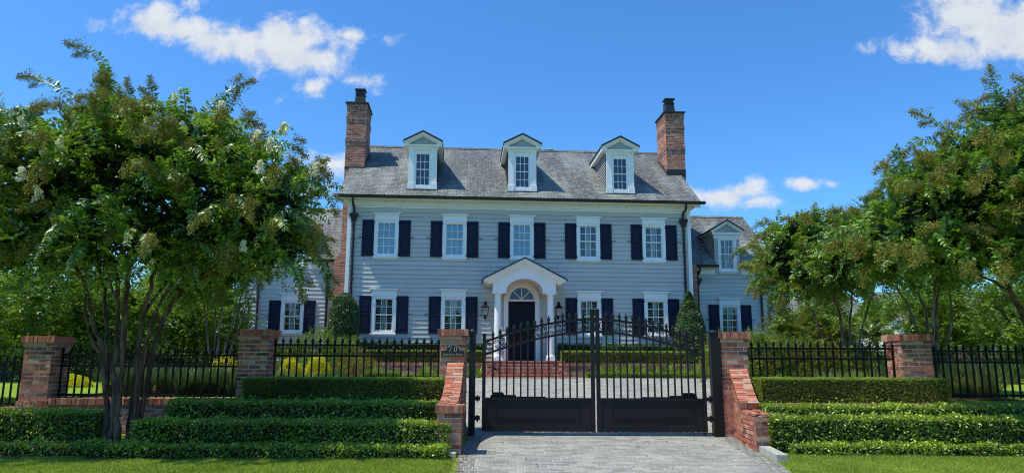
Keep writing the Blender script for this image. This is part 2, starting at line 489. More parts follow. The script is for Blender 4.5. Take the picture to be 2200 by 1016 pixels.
def siding(mb, u0, u1, z0, z1, yplane, holes=(), expo=0.176, place=None, urange=None, zstart=1.5):
    """lapped boards as real wedges. place(u, depth, z) -> 3-D; depth<0 is outwards"""
    place = place or (lambda u, d, z: (u, yplane + d, z))
    k0 = int((z0 - zstart)/expo) - 1
    z = zstart + k0*expo
    while z < z1:
        zb, zt = max(z, z0), min(z + expo, z1)
        if zt > zb + 1e-4:
            cuts = sorted({zb, zt} | {q for h in holes for q in (h[2], h[3]) if zb < q < zt})
            for a, b in zip(cuts[:-1], cuts[1:]):
                zm = (a+b)/2
                uu0, uu1 = (u0, u1) if urange is None else urange(zm)
                if uu1 <= uu0: continue
                spans = [(uu0, uu1)]
                for h in holes:
                    if h[2] - 1e-6 <= zm <= h[3] + 1e-6:
                        ns = []
                        for s0, s1 in spans:
                            if h[1] <= s0 or h[0] >= s1: ns.append((s0, s1)); continue
                            if h[0] > s0: ns.append((s0, h[0]))
                            if h[1] < s1: ns.append((h[1], s1))
                        spans = ns
                da = -0.034 + 0.029*(a - z)/expo
                db = -0.034 + 0.029*(b - z)/expo
                for s0, s1 in spans:
                    mb.face([place(s0,da,a), place(s1,da,a), place(s1,db,b), place(s0,db,b)])
                    if abs(a - z) < 1e-6 or a == zb:
                        mb.face([place(s0,0.004,a+0.022), place(s1,0.004,a+0.022), place(s1,da+0.012,a+0.016), place(s0,da+0.012,a+0.016)])
                        mb.face([place(s0,da+0.012,a+0.016), place(s1,da+0.012,a+0.016), place(s1,da,a), place(s0,da,a)])
        z += expo

# windows: (centre x, glass z0, glass z1, look)
WX = [-5.37, -2.685, 0.0, 2.685, 5.37]
UP = [(x, 5.80, 7.075, 'closed' if i < 3 else 'open') for i, x in enumerate(WX)]
LO = [(x, 2.80, 4.065, 'open') for i, x in enumerate(WX) if i != 2]

def window(parent, cx, y, z0, z1, look, hw=0.352, header=True, label=None, cols=3, face='glass'):
    t = MB()
    cw = 0.125
    # casing: two jambs, head
    for s in (-1, 1):
        a, b = sorted((cx + s*hw, cx + s*(hw+cw)))
        t.box(a, b, y-0.055, y+0.07, z0-0.09, z1+0.075)
    t.box(cx-hw, cx+hw, y-0.053, y+0.07, z1, z1+0.077)
    t.box(cx-hw, cx+hw, y-0.050, y+0.07, z0-0.09, z0)
    w = t.build('window', M['white'], parent)
    if label: w['label'] = label
    s = MB()
    s.prism([(y-0.105, z0-0.145),(y-0.105,z0-0.095),(y+0.0,z0-0.088),(y+0.0,z0-0.145)], 'x', cx-hw-cw-0.03, cx+hw+cw+0.03)
    s.box(cx-hw-cw+0.015, cx+hw+cw-0.015, y-0.060, y-0.001, z0-0.20, z0-0.146)
    s.build('sill', M['white'], w)
    if header:
        h = MB()
        hz = z1+0.078
        h.box(cx-hw-cw-0.012, cx+hw+cw+0.012, y-0.075, y, hz, hz+0.035)
        h.box(cx-hw-cw+0.004, cx+hw+cw-0.004, y-0.062, y, hz+0.036, hz+0.215)
        for i, (d, zz) in enumerate(((0.085,0.216),(0.105,0.240),(0.130,0.262))):
            e = 0.012 + 0.040*i
            h.box(cx-hw-cw-e, cx+hw+cw+e, y-d, y, hz+zz, hz+zz+(0.023 if i < 2 else 0.04))
        h.build('header', M['white'], w)
    # sashes + muntins
    s = MB()
    zm = (z0+z1)/2
    for za, zb, yy in ((zm-0.012, z1, y-0.012), (z0, zm+0.012, y+0.022)):
        s.box(cx-hw, cx-hw+0.035, yy, yy+0.03, za, zb); s.box(cx+hw-0.035, cx+hw, yy, yy+0.03, za, zb)
        s.box(cx-hw+0.035, cx+hw-0.035, yy+0.001, yy+0.029, zb-0.034, zb)
        s.box(cx-hw+0.035, cx+hw-0.035, yy+0.001, yy+0.029, za, za+0.036)
        for k in range(1, cols):
            x = cx - hw + 0.035 + (2*hw-0.07)*k/cols
            s.box(x-0.0105, x+0.0105, yy+0.003, yy+0.026, za+0.036, zb-0.034)
        zc = (za+zb)/2
        s.box(cx-hw+0.035, cx+hw-0.035, yy+0.005, yy+0.024, zc-0.0105, zc+0.0105)
    s.build('sash', M['white'], w)
    g = MB()
    g.face([(cx-hw,y+0.014,zm),(cx+hw,y+0.014,zm),(cx+hw,y+0.014,z1),(cx-hw,y+0.014,z1)])
    g.face([(cx-hw,y+0.046,z0),(cx+hw,y+0.046,z0),(cx+hw,y+0.046,zm),(cx-hw,y+0.046,zm)])
    g.build('pane', M['glass_blue' if look in ('closed', 'blue') else 'glass'], w)
    # what is behind the glass
    bl = MB()
    if look in ('open', 'blue'):
        yb = y+0.12
        for a, b in ((cx-hw+0.0, cx-hw+0.045), (cx-0.075, cx-0.006), (cx+0.006, cx+0.075), (cx+hw-0.045, cx+hw)):
            bl.box(a, b, yb-0.014, yb+0.014, z0, z1)
        for zz in (z0, zm-0.03, z1-0.06):
            bl.box(cx-hw+0.046, cx-0.076, yb-0.012, yb+0.012, zz, zz+0.06); bl.box(cx+0.076, cx+hw-0.046, yb-0.012, yb+0.012, zz, zz+0.06)
        q = z0+0.095; tl = random.uniform(-0.010, 0.010)
        while q < z1-0.09:
            if abs(q-zm) > 0.055:
                for a, b in ((cx-hw+0.047, cx-0.077), (cx+0.077, cx+hw-0.047)):
                    bl.hexa([(a,yb-0.030,q-0.019-tl),(b,yb-0.030,q-0.019-tl),(b,yb+0.028,q+0.004+tl),(a,yb+0.028,q+0.004+tl),
                             (a,yb-0.030,q-0.010-tl),(b,yb-0.030,q-0.010-tl),(b,yb+0.028,q+0.013+tl),(a,yb+0.028,q+0.013+tl)])
            q += 0.084
        bl.build('louvre_shutter', M['blind'], w)
    elif look == 'closed':
        q = z0
        while q < z1-0.01:
            bl.hexa([(cx-hw,y+0.082,q),(cx+hw,y+0.082,q),(cx+hw,y+0.10,q),(cx-hw,y+0.10,q),
                     (cx-hw,y+0.100,q+0.068),(cx+hw,y+0.100,q+0.068),(cx+hw,y+0.115,q+0.068),(cx-hw,y+0.115,q+0.068)])
            q += 0.072
        bl.build('closed_blind', M['blind_blue'], w)
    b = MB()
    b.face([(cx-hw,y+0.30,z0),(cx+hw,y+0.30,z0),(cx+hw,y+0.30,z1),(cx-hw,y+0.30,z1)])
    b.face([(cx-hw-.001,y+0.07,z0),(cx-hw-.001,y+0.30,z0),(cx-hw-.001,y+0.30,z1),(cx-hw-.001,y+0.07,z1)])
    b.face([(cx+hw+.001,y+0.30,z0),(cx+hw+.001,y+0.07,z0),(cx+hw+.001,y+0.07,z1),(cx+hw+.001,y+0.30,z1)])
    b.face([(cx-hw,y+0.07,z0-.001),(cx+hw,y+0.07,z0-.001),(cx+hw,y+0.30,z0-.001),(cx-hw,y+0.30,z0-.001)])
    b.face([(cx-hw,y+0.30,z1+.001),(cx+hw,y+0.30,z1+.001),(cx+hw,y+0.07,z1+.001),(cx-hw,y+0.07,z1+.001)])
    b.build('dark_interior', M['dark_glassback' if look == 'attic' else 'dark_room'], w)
    return w

# one shutter and its ironwork as shared meshes
def shutter_mesh(h, w=0.455):
    m = MB()
    st, t = 0.062, 0.042
    m.box(-w/2, -w/2+st, -t, 0, 0, h); m.box(w/2-st, w/2, -t, 0, 0, h)
    zm = h*0.515
    for a, b in ((0, 0.115), (zm-0.05, zm+0.05), (h-0.085, h)):
        m.box(-w/2+st, w/2-st, -t+0.001, -0.001, a, b)
    for a, b in ((0.115, zm-0.05), (zm+0.05, h-0.085)):
        m.box(-w/2+st, w/2-st, -t+0.020, -0.003, a, b)
        x0, x1, z0, z1 = -w/2+st+0.035, w/2-st-0.035, a+0.035, b-0.035
        X0, X1, Z0, Z1 = -w/2+st+0.008, w/2-st-0.008, a+0.008, b-0.008
        yo, yi = -t+0.006, -t+0.019
        P = [(X0,yi,Z0),(X1,yi,Z0),(X1,yi,Z1),(X0,yi,Z1),(x0,yo,z0),(x1,yo,z0),(x1,yo,z1),(x0,yo,z1)]
        for q in ((0,1,5,4),(1,2,6,5),(2,3,7,6),(3,0,4,7),(4,5,6,7)):
            m.face([P[i] for i in q])
    return m.mesh('shutter', M['navy'])
def dog_mesh():
    m = MB()
    pts = [(0.0,-0.035,0.0),(0.05,-0.05,0.004),(0.09,-0.05,0.03),(0.125,-0.05,0.045),(0.16,-0.05,0.03),(0.16,-0.05,0.0),(0.135,-0.05,-0.008),(0.122,-0.05,0.010)]
    m.tube(pts, 0.0095, 5)
    m.box(-0.01, 0.012, -0.06, 0, -0.03, 0.03)
    return m.mesh('shutter_dog', M['iron'])
SH_ME = shutter_mesh(1.445); DOG_ME = dog_mesh()
_h = MB(); _h.box(-0.03, 0.03, -0.062, -0.02, -0.028, 0.028); HINGE_ME = _h.mesh('hinge', M['iron'])
def shutters(parent, cx, y, zb, off=0.72, me=None, h=1.445):
    for s in (-1, 1):
        o = link_mesh('shutter', me or SH_ME, parent, (cx + s*off, y-0.03, zb))
        d = link_mesh('shutter_dog', DOG_ME, o, (s*0.215, 0.0, h*0.505))
        if s < 0: d.scale = (-1, 1, 1)
        for zz in (0.07, h-0.12):
            link_mesh('hinge', HINGE_ME, o, (-s*0.225, 0, zz))

holes = [(x-0.352, x+0.352, a-0.088, b+0.07) for x, a, b, _ in UP + LO] + [(-0.62, 0.62, GZ-0.1, 4.72)]
w = MB()
siding(w, -HW, HW, GZ-0.15, 7.72, 0.0, holes)
RS = 0.7204; RZ0 = 8.02; RY0 = -0.5
def roof_z(y): return RZ0 + RS*(y - RY0) if y <= 4.4 else RZ0 + RS*(8.8 - y + 0.5)
for s in (-1, 1):
    x = s*HW
    def pl(u, d, z, x=x, s=s): return (x - s*d, u if s > 0 else 8.8-u, z)
    def ur(z):
        if z < 7.9: return (0.0, 8.8)
        e = (z - roof_z(0.0) + 0.05)/RS
        return (max(0, e), min(8.8, 8.8 - e))
    siding(w, 0, 8.8, GZ-0.15, 11.5, 0, (), place=pl, urange=ur)
w.face([(-HW,8.8,GZ),(HW,8.8,GZ),(HW,8.8,7.9),(-HW,8.8,7.9)])
w.build('clapboard_wall', M['siding'], house)
t = MB()
for s in (-1, 1):
    a, b = sorted((s*(HW-0.11), s*(HW+0.035)))
    t.box(a, b, -0.036, 0.10, GZ-0.15, 7.70)
t.box(-HW+0.12, HW-0.12, -0.034, 0.02, GZ-0.16, GZ+0.10)
t.build('corner_board', M['white'], house)

for x, a, b, look in UP + LO:
    window(house, x, 0.0, a, b, look)
    shutters(house, x, 0.0, a-0.085)

# ---- cornice
c = MB()
prof = [(0.0,7.66),(-0.045,7.66),(-0.045,7.745),(-0.085,7.765),(-0.085,7.80),(-0.10,7.81),(-0.10,7.895),(-0.155,7.915),(-0.36,7.925),(-0.40,7.955),(-0.46,8.00),(-0.47,8.03),(0.0,8.03)]
def mx(y): return HW - y*0.80
n = len(prof)
for i in range(n-1):
    p, q = prof[i], prof[i+1]
    c.face([(-mx(p[0]),p[0],p[1]),(mx(p[0]),p[0],p[1]),(mx(q[0]),q[0],q[1]),(-mx(q[0]),q[0],q[1])])
    for s in (-1, 1):       # return round the gable ends
        P = [(s*mx(p[0]),p[0],p[1]),(s*mx(q[0]),q[0],q[1]),(s*mx(q[0]),0.55,q[1]),(s*mx(p[0]),0.55,p[1])]
        c.face(P if s > 0 else P[::-1])
for s in (-1, 1):
    c.face([(s*mx(p[0]), 0.55, p[1]) for p in prof])
x = -HW+0.02
while x < HW-0.02:
    c.box(x, x+0.085, -0.185, -0.101, 7.822, 7.897); x += 0.196
x = -HW
while x < HW:
    c.box(x, x+0.028, -0.068, -0.046, 7.698, 7.735); x += 0.056
c.build('cornice', M['white'], house)

# ---- main roof
r = MB()
XE = 7.27
def slope_quad(mb, x0, x1, ya, yb, zf, mat=0, lift=0.0):
    za, zb = zf(ya)+lift, zf(yb)+lift
    L0 = 0.0; L1 = hypot(yb-ya, zb-za)
    mb.face([(x0,ya,za),(x1,ya,za),(x1,yb,zb),(x0,yb,zb)], mat, [(x0,L0),(x1,L0),(x1,L1),(x0,L1)])
slope_quad(r, -XE, XE, -0.5, 4.4, roof_z)
r.face([(-XE,9.3,roof_z(9.3)),(-XE,4.4,roof_z(4.4)),(XE,4.4,roof_z(4.4)),(XE,9.3,roof_z(9.3))], 0, [(0,0),(0,6),(14.5,6),(14.5,0)])
for s in (-1, 1):
    P = [(s*XE,-0.5,RZ0),(s*XE,4.4,roof_z(4.4)),(s*XE,9.3,RZ0),(s*XE,9.3,RZ0-0.06),(s*XE,4.4,roof_z(4.4)-0.06),(s*XE,-0.5,RZ0-0.06)]
    r.face(P if s > 0 else P[::-1])
r.face([(-XE,-0.5,RZ0-0.06),(XE,-0.5,RZ0-0.06),(XE,-0.5,RZ0),(-XE,-0.5,RZ0)])
r.face([(-XE,9.3,RZ0-0.06),(-XE,4.4,roof_z(4.4)-0.06),(XE,4.4,roof_z(4.4)-0.06),(XE,9.3,RZ0-0.06)])
r.face([(-XE,4.4,roof_z(4.4)-0.06),(-XE,-0.5,RZ0-0.06),(XE,-0.5,RZ0-0.06),(XE,4.4,roof_z(4.4)-0.06)])
roof = r.build('slate_roof', M['slate'], house)
rc = MB()
zr = roof_z(4.4)
k = -XE
while k < XE-0.05:
    e = min(k+0.40, XE)
    rc.prism([(4.22, zr-0.13+0.035),(4.4, zr+0.035),(4.58, zr-0.13+0.035),(4.58, zr-0.10-0.02),(4.4, zr+0.005),(4.22, zr-0.10-0.02)], 'x', k, e-0.004); k = e
rc.build('ridge_cap', M['slate_dark'], roof)
rk = MB()
for s in (-1, 1):
    a, b = sorted((s*(XE-0.28), s*(XE-0.03)))
    rk.prism([(-0.4, RZ0-0.01),(4.4, zr-0.065),(9.2, RZ0-0.01),(9.2, RZ0-0.20),(4.4, zr-0.26),(-0.4, RZ0-0.20)], 'x', a, b)
rk.build('rake_board', M['white'], house)
vt = MB(); vt.lathe([(0.09,0.0),(0.09,0.16),(0.17,0.165),(0.0,0.26)], (1.72,4.55,zr-0.08), 10)
vt.build('roof_vent', paint('vent_metal', (0.5,0.5,0.5), 0.5), house)

g = MB()
gp = [(-0.472,7.965),(-0.505,7.945),(-0.60,7.96),(-0.625,8.055),(-0.608,8.058),(-0.588,7.985),(-0.50,7.975),(-0.49,8.05),(-0.472,8.05)]
g.prism(gp, 'x', -XE-0.12, XE+0.12)
g.build('gutter', M['bronze'], house)

# ---- downspouts
def downspout(x, ytop, ztop, ywall, zhead, zbot, name='downspout'):
    m = MB()
    yw = ywall-0.085
    m.tube([(x,ytop,ztop),(x,ytop,ztop-0.16),(x,ytop+(yw-ytop)*0.35,ztop-0.30),(x,yw-0.06,zhead+0.33),(x,yw,zhead+0.16),(x,yw,zhead+0.02)], 0.048, 8)
    m.tube([(x,yw,zhead-0.10),(x,yw,zbot)], 0.052, 8)
    z = zhead-1.0
    while z > zbot+0.3:
        m.box(x-0.075, x+0.075, yw+0.045, ywall-0.002, z, z+0.035); z -= 1.6
    o = m.build(name, M['bronze'], house)
    h = MB()
    z0 = zhead-0.22
    for (w0, w1, a, b) in ((0.065,0.085,z0-0.06,z0),(0.085,0.150,z0,z0+0.16),(0.165,0.165,z0+0.16,z0+0.20),(0.150,0.175,z0+0.20,z0+0.25)):
        d0, d1 = w0*0.72, w1*0.72
        P = [(x-w0,yw-d0,a),(x+w0,yw-d0,a),(x+w0,min(yw+d0,ywall-0.004),a),(x-w0,min(yw+d0,ywall-0.004),a),
             (x-w1,yw-d1,b),(x+w1,yw-d1,b),(x+w1,min(yw+d1,ywall-0.004),b),(x-w1,min(yw+d1,ywall-0.004),b)]
        h.hexa(P)
    h.build('leader_head', M['bronze'], o)
downspout(-6.66, -0.53, 7.96, 0.0, 7.36, GZ)
downspout(6.60, -0.53, 7.96, 0.0, 7.36, GZ)

# ---- chimneys
def chimney(s):
    m = MB()
    x0, x1 = (6.63, 7.47)
    def bx(a, b, y0, y1, z0, z1, mat=0):
        lo, hi = sorted((s*a, s*b)); m.box(lo, hi, y0, y1, z0, z1, mat)
    bx(6.92, 7.64, 1.55, 3.85, 1.4, 5.70)
    m.prism([(s*6.93,5.70),(s*7.64,5.70),(s*7.44,6.05),(s*6.93,6.05)] if s > 0 else [(s*6.93,6.05),(s*7.44,6.05),(s*7.64,5.70),(s*6.93,5.70)], 'y', 1.56, 3.84)
    bx(6.93, 7.44, 1.9, 3.5, 6.05, 8.6)
    bx(x0, x1, 2.0, 3.4, 8.601, 12.72)
    for (za, zb, e) in ((10.83,10.99,0.012),(10.99,11.13,0.024),(11.85,11.98,0.012),(11.98,12.13,0.024),(12.42,12.56,0.012),(12.56,12.70,0.024)):
        bx(x0-e, x1+e, 2.0-e, 3.4+e, za, zb-0.003, 1)
    o = m.build('chimney', [M['brick_wall'], M['brick_band']], house)
    k = MB()
    lo, hi = sorted((s*(x0-0.075), s*(x1+0.075)))
    k.box(lo, hi, 1.925, 3.475, 12.722, 12.775)
    k.build('chimney_cap', M['bronze'], o)
    f = MB()
    cx = s*7.02
    def fr(h0, h1, za, zb):
        f.hexa([(cx-h0,2.7-h0,za),(cx+h0,2.7-h0,za),(cx+h0,2.7+h0,za),(cx-h0,2.7+h0,za),(cx-h1,2.7-h1,zb),(cx+h1,2.7-h1,zb),(cx+h1,2.7+h1,zb),(cx-h1,2.7+h1,zb)])
    fr(0.235, 0.19, 12.776, 13.36); fr(0.215, 0.215, 13.36, 13.40); fr(0.17, 0.17, 13.40, 13.55); fr(0.24, 0.235, 13.55, 13.60); fr(0.20, 0.02, 13.60, 13.68)
    f.build('flue', M['bronze'], o)
    fl = MB()
    zz = roof_z(2.0)
    if s > 0:
        lo, hi = x0-0.006, x1+0.006
        fl.box(lo, hi, 1.985, 2.05, zz-0.06, zz+0.27)
    else:
        lo, hi = sorted((s*(x0-0.006), s*(x1+0.006)))
        fl.box(lo, hi, 1.985, 2.05, zz-0.06, zz+0.05)
    # stepped flashing up the slope on the inner side
    xi = s*(x0-0.008)
    for q in range(6):
        ya, yb = 2.0+q*0.235, 2.0+(q+1)*0.235
        a, b = sorted((xi, xi+s*0.006))
        fl.box(a, b, ya, yb-0.003, roof_z(ya)-0.04, roof_z(yb)+0.05)
    fl.build('flashing', M['bronze'], o)
chimney(-1); chimney(1)

# ---- roof dormers
def dormer(cx):
    y0 = 0.18
    zs = 8.51                # sill line
    m = MB()
    bw = 0.565               # half width of the body
    def ycut(z): return (z - RZ0)/RS - 0.5      # where the main roof has height z
    zc = 10.20
    # front wall pieces around the window
    gw, gz0, gz1 = 0.285, 8.66, 9.985
    m.box(cx-bw+0.01, cx-gw-0.07, y0, y0+0.12, zs, zc); m.box(cx+gw+0.07, cx+bw-0.01, y0, y0+0.12, zs, zc)
    m.box(cx-gw-0.07, cx+gw+0.07, y0, y0+0.12, gz1+0.07, zc); m.box(cx-gw-0.07, cx+gw+0.07, y0, y0+0.12, zs, gz0-0.07)
    # pilasters with cap and plinth
    for s in (-1, 1):
        a, b = sorted((cx+s*0.355, cx+s*0.575))
        m.box(a, b, y0-0.05, y0-0.001, zs+0.23, 10.02)
        m.box(a-0.022, b+0.022, y0-0.075, y0-0.001, zs-0.03, zs+0.23)
        m.box(a-0.010, b+0.010, y0-0.065, y0-0.001, 10.02, 10.06)
        m.box(a, b, y0-0.05, y0-0.001, 10.06, 10.15)
    m.box(cx-0.33, cx+0.33, y0-0.06, y0-0.001, zs-0.01, zs+0.075)
    # entablature
    m.box(cx-0.60, cx+0.60, y0-0.055, y0+0.1, 10.151, 10.23)
    m.box(cx-0.66, cx+0.66, y0-0.10, y0+0.1, 10.231, 10.27)
    m.box(cx-0.73, cx+0.73, y0-0.17, y0+0.1, 10.271, 10.33)
    d = m.build('dormer', M['white'], house)
    ck = MB()
    for s in (-1, 1):
        x = cx + s*(bw-0.005)
        def pl(u, dd, z, x=x, s=s): return (x - s*dd, u, z)
        siding(ck, 0, 1, 8.4, 10.25, 0, (), 0.13, pl, lambda z: (y0+0.10, max(y0+0.10, ycut(z)+0.05)), 8.4)
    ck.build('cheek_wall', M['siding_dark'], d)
    ty = MB()
    ty.face([(cx-0.70,y0-0.03,10.33),(cx+0.70,y0-0.03,10.33),(cx,y0-0.03,10.69)])
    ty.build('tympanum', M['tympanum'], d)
    # raking cornice, soffit and roof (gable roof running back into the slope)
    hx, zp, ze = 0.80, 10.87, 10.455
    sl = (zp-ze)/hx
    yf = y0-0.24
    rf, rw = MB(), MB()
    for s in (-1, 1):
        ax = lambda u: cx + s*u
        yb0, yb1 = ycut(ze)+0.02, ycut(zp)+0.02
        P = [(ax(hx),yf-0.02,ze),(ax(0),yf-0.02,zp),(ax(0),yb1,zp),(ax(hx),yb0,ze)]
        if s < 0: P = P[::-1]
        L = hypot(hx, zp-ze)
        rf.face(P, 0, [(p[1], abs(p[0]-cx)) for p in P])
        P = [(p[0],p[1],p[2]+0.035) for p in P]
        lo = [(p[0],p[1],p[2]-0.08) for p in P][::-1]
        rf.face(lo)
        Q = [(ax(hx),yf-0.02,ze-0.045),(ax(0),yf-0.02,zp-0.045),(ax(0),yf-0.02,zp+0.035),(ax(hx),yf-0.02,ze+0.035)]
        rf.face(Q if s < 0 else Q[::-1], 1)
        Q = [(ax(hx),yf-0.02,ze-0.045),(ax(hx),yf-0.02,ze+0.035),(ax(hx),yb0,ze+0.035),(ax(hx),yb0,ze-0.045)]
        rf.face(Q if s > 0 else Q[::-1], 1)
        # white raking mouldings (two steps) and boxed eave
        for (yo, t0, t1, ins) in ((yf, 0.046, 0.10, 0.02), (yf+0.07, 0.101, 0.155, 0.07), (yf+0.12, 0.156, 0.19, 0.10)):
            u0 = hx-ins
            A = [(ax(u0),yo,ze+ins*sl-t0),(ax(0),yo,zp-t0),(ax(0),yo,zp-t1),(ax(u0),yo,ze+ins*sl-t1)]
            B = [(p[0], y0+0.02, p[2]) for p in A]
            rw.hexa([A[3],A[2],B[2],B[3],A[0],A[1],B[1],B[0]] if s > 0 else [A[2],A[3],B[3],B[2],A[1],A[0],B[0],B[1]])
        a, b = sorted((ax(bw-0.01), ax(hx-0.03)))
        zs0 = ze-0.05
        P = [(y0-0.16, 10.275),(y0-0.16, zs0-0.003),(ycut(zs0), zs0-0.003),(ycut(10.275), 10.275)]
        rw.prism(P, 'x', a, b)
    rw.build('raking_cornice', M['white'], d)
    rf.build('dormer_roof', [M['slate_dark'], M['bronze']], d)
    bs = MB(); bs.box(cx-0.62, cx+0.62, y0-0.11, y0+0.05, zs-0.075, zs-0.032); bs.build('base_flashing', M['bronze'], d)
    # window
    s = MB(); zm = (gz0+gz1)/2
    for q in (-1, 1):
        a, b = sorted((cx+q*gw, cx+q*(gw+0.07))); s.box(a, b, y0-0.03, y0+0.05, gz0-0.07, gz1+0.07)
    s.box(cx-gw, cx+gw, y0-0.028, y0+0.05, gz1, gz1+0.07); s.box(cx-gw, cx+gw, y0-0.05, y0+0.05, gz0-0.07, gz0)
    for za, zb, yy in ((zm-0.012, gz1, y0-0.01), (gz0, zm+0.012, y0+0.02)):
        s.box(cx-gw, cx-gw+0.03, yy, yy+0.025, za, zb); s.box(cx+gw-0.03, cx+gw, yy, yy+0.025, za, zb)
        s.box(cx-gw+0.03, cx+gw-0.03, yy+0.001, yy+0.024, zb-0.03, zb); s.box(cx-gw+0.03, cx+gw-0.03, yy+0.001, yy+0.024, za, za+0.03)
        for k in (1, 2):
            x = cx-gw+0.03+(2*gw-0.06)*k/3
            s.box(x-0.010, x+0.010, yy+0.003, yy+0.022, za+0.03, zb-0.03)
        zc2 = (za+zb)/2
        s.box(cx-gw+0.03, cx+gw-0.03, yy+0.004, yy+0.021, zc2-0.010, zc2+0.010)
    s.build('sash', M['white'], d)
    gl = MB()
    gl.face([(cx-gw,y0+0.004,zm),(cx+gw,y0+0.004,zm),(cx+gw,y0+0.004,gz1),(cx-gw,y0+0.004,gz1)])
    gl.face([(cx-gw,y0+0.034,gz0),(cx+gw,y0+0.034,gz0),(cx+gw,y0+0.034,zm),(cx-gw,y0+0.034,zm)])
    gl.build('pane', M['glass'], d)
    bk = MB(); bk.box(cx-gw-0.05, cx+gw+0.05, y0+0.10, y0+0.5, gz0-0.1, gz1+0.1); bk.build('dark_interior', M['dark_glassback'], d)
for cx in (-4.03, 0.03, 4.09): dormer(cx)

# ================================================================== PORCH
PY = -1.12
# paved stoop
st = MB()
st.box(-1.42, 1.42, -1.75, 0.02, 1.30, 1.655)
st.build('porch_floor', M['brick_wall'], house)
sl = MB(); sl.box(-1.45, 1.45, -1.78, 0.0, 1.657, 1.70); sl.build('porch_paving', M['brick_soldier'], house)
def column(x):
    z0, z1 = 1.702, 4.25
    b = MB()
    b.box(x-0.19, x+0.19, PY-0.19, PY+0.19, z0, z0+0.11)
    b.build_o = None
    prof = [(0.185,0.112),(0.19,0.14),(0.185,0.17),(0.155,0.19),(0.150,0.215),(0.143,0.24)]
    H = z1 - z0
    for k in range(9):
        t = k/8; prof.append((0.142 - 0.026*t**1.6, 0.25 + t*(H-0.25-0.22)))
    prof += [(0.116,H-0.215),(0.130,H-0.20),(0.130,H-0.18),(0.118,H-0.17),(0.118,H-0.12),(0.135,H-0.10),(0.165,H-0.075)]
    b.lathe(prof, (x, PY, z0), 24)
    b.box(x-0.185, x+0.185, PY-0.185, PY+0.185, z1-0.075, z1-0.002)
    o = b.build('column', M['white'], house, smooth=True)
for x in (-1.0, 1.0): column(x)
# arch-cut front, vault and gable
AR, AH = 0.685, 0.50           # half span and rise
A0 = 4.25
arc = [(AR*cos(a), A0 + AH*sin(a)) for a in [pi*k/28 for k in range(29)]]       # right to left
pw = 1.19
rz = lambda x: 5.40 - 0.515*abs(x)
p = MB()
yf0, yf1 = PY-0.165, PY+0.165
def front(y, flip):
    top = [(pw, 0)]
    pts = arc
    for i in range(len(pts)-1):
        a, b = pts[i], pts[i+1]
        q = [(a[0],y,a[1]),(a[0],y,rz(a[0])),(b[0],y,rz(b[0])),(b[0],y,b[1])]
        p.face(q if flip else q[::-1])
    for s in (-1, 1):
        q = [(s*AR,y,A0),(s*pw,y,A0),(s*pw,y,rz(pw)),(s*AR,y,rz(AR))]
        if (s < 0) == flip: q = q
        else: q = q[::-1]
        p.face(q)
front(yf0, True); front(yf1, False)
for s in (-1, 1):
    a, b = sorted((s*AR, s*pw))
    p.face([(a,yf0,A0),(b,yf0,A0),(b,yf1,A0),(a,yf1,A0)][::-1])
    P = [(s*pw,yf0,A0),(s*pw,yf1,A0),(s*pw,yf1,rz(pw)),(s*pw,yf0,rz(pw))]
    p.face(P if s > 0 else P[::-1])
    a, b = sorted((s*0.80, s*pw))        # side beams back to the house
    p.box(a, b-0.003, yf1+0.001, -0.03, A0+0.002, 4.68)
# small archivolt moulding
for (ro, d) in ((0.035, 0.018),):
    arc2 = [((AR+ro)*cos(a), A0 + (AH+ro)*sin(a)) for a in [pi*k/28 for k in range(29)]]
    for i in range(28):
        a, b, c2, d2 = arc[i], arc[i+1], arc2[i+1], arc2[i]
        p.hexa([(a[0],yf0-d,a[1]),(d2[0],yf0-d,d2[1]),(d2[0],yf0+.002,d2[1]),(a[0],yf0+.002,a[1]),(b[0],yf0-d,b[1]),(c2[0],yf0-d,c2[1]),(c2[0],yf0+.002,c2[1]),(b[0],yf0+.002,b[1])])
# moulded band at the springing
for s in (-1, 1):
    a, b = sorted((s*(AR-0.0), s*(pw+0.03)))
    p.box(a, b, yf0-0.03, yf1+0.02, A0-0.045, A0-0.003)
pf = p.build('porch_gable', M['white'], house)
v = MB()
for i in range(28):
    a, b = arc[i], arc[i+1]
    v.face([(b[0],yf0+.004,b[1]),(a[0],yf0+.004,a[1]),(a[0],-0.028,a[1]),(b[0],-0.028,b[1])])
v.build('porch_vault', M['lining'], pf)
rw, rf = MB(), MB()
for s in (-1, 1):
    for (yo, hx, t0, t1) in ((yf0-0.26, 1.55, 0.055, 0.14), (yf0-0.20, 1.50, 0.141, 0.20), (yf0-0.10, 1.42, 0.201, 0.285), (yf0-0.05, 1.33, 0.286, 0.34)):
        Z = lambda x, t: 5.545 - 0.515*x - t
        A = [(s*hx,yo,Z(hx,t0)),(0,yo,Z(0,t0)),(0,yo,Z(0,t1)),(s*hx,yo,Z(hx,t1))]
        B = [(q[0], 0.0, q[2]) for q in A]
        rw.hexa([A[3],A[2],B[2],B[3],A[0],A[1],B[1],B[0]] if s > 0 else [A[2],A[3],B[3],B[2],A[1],A[0],B[0],B[1]])
    hx = 1.60
    Z = lambda x, t: 5.545 - 0.515*x - t
    A = [(s*hx,yf0-0.31,Z(hx,0)),(0,yf0-0.31,Z(0,0)),(0,yf0-0.31,Z(0,0.052)),(s*hx,yf0-0.31,Z(hx,0.052))]
    B = [(q[0], 0.0, q[2]) for q in A]
    rf.hexa([A[3],A[2],B[2],B[3],A[0],A[1],B[1],B[0]] if s > 0 else [A[2],A[3],B[3],B[2],A[1],A[0],B[0],B[1]])
rw.build('porch_cornice', M['white'], house)
rf.build('porch_roof', M['bronze'], house)
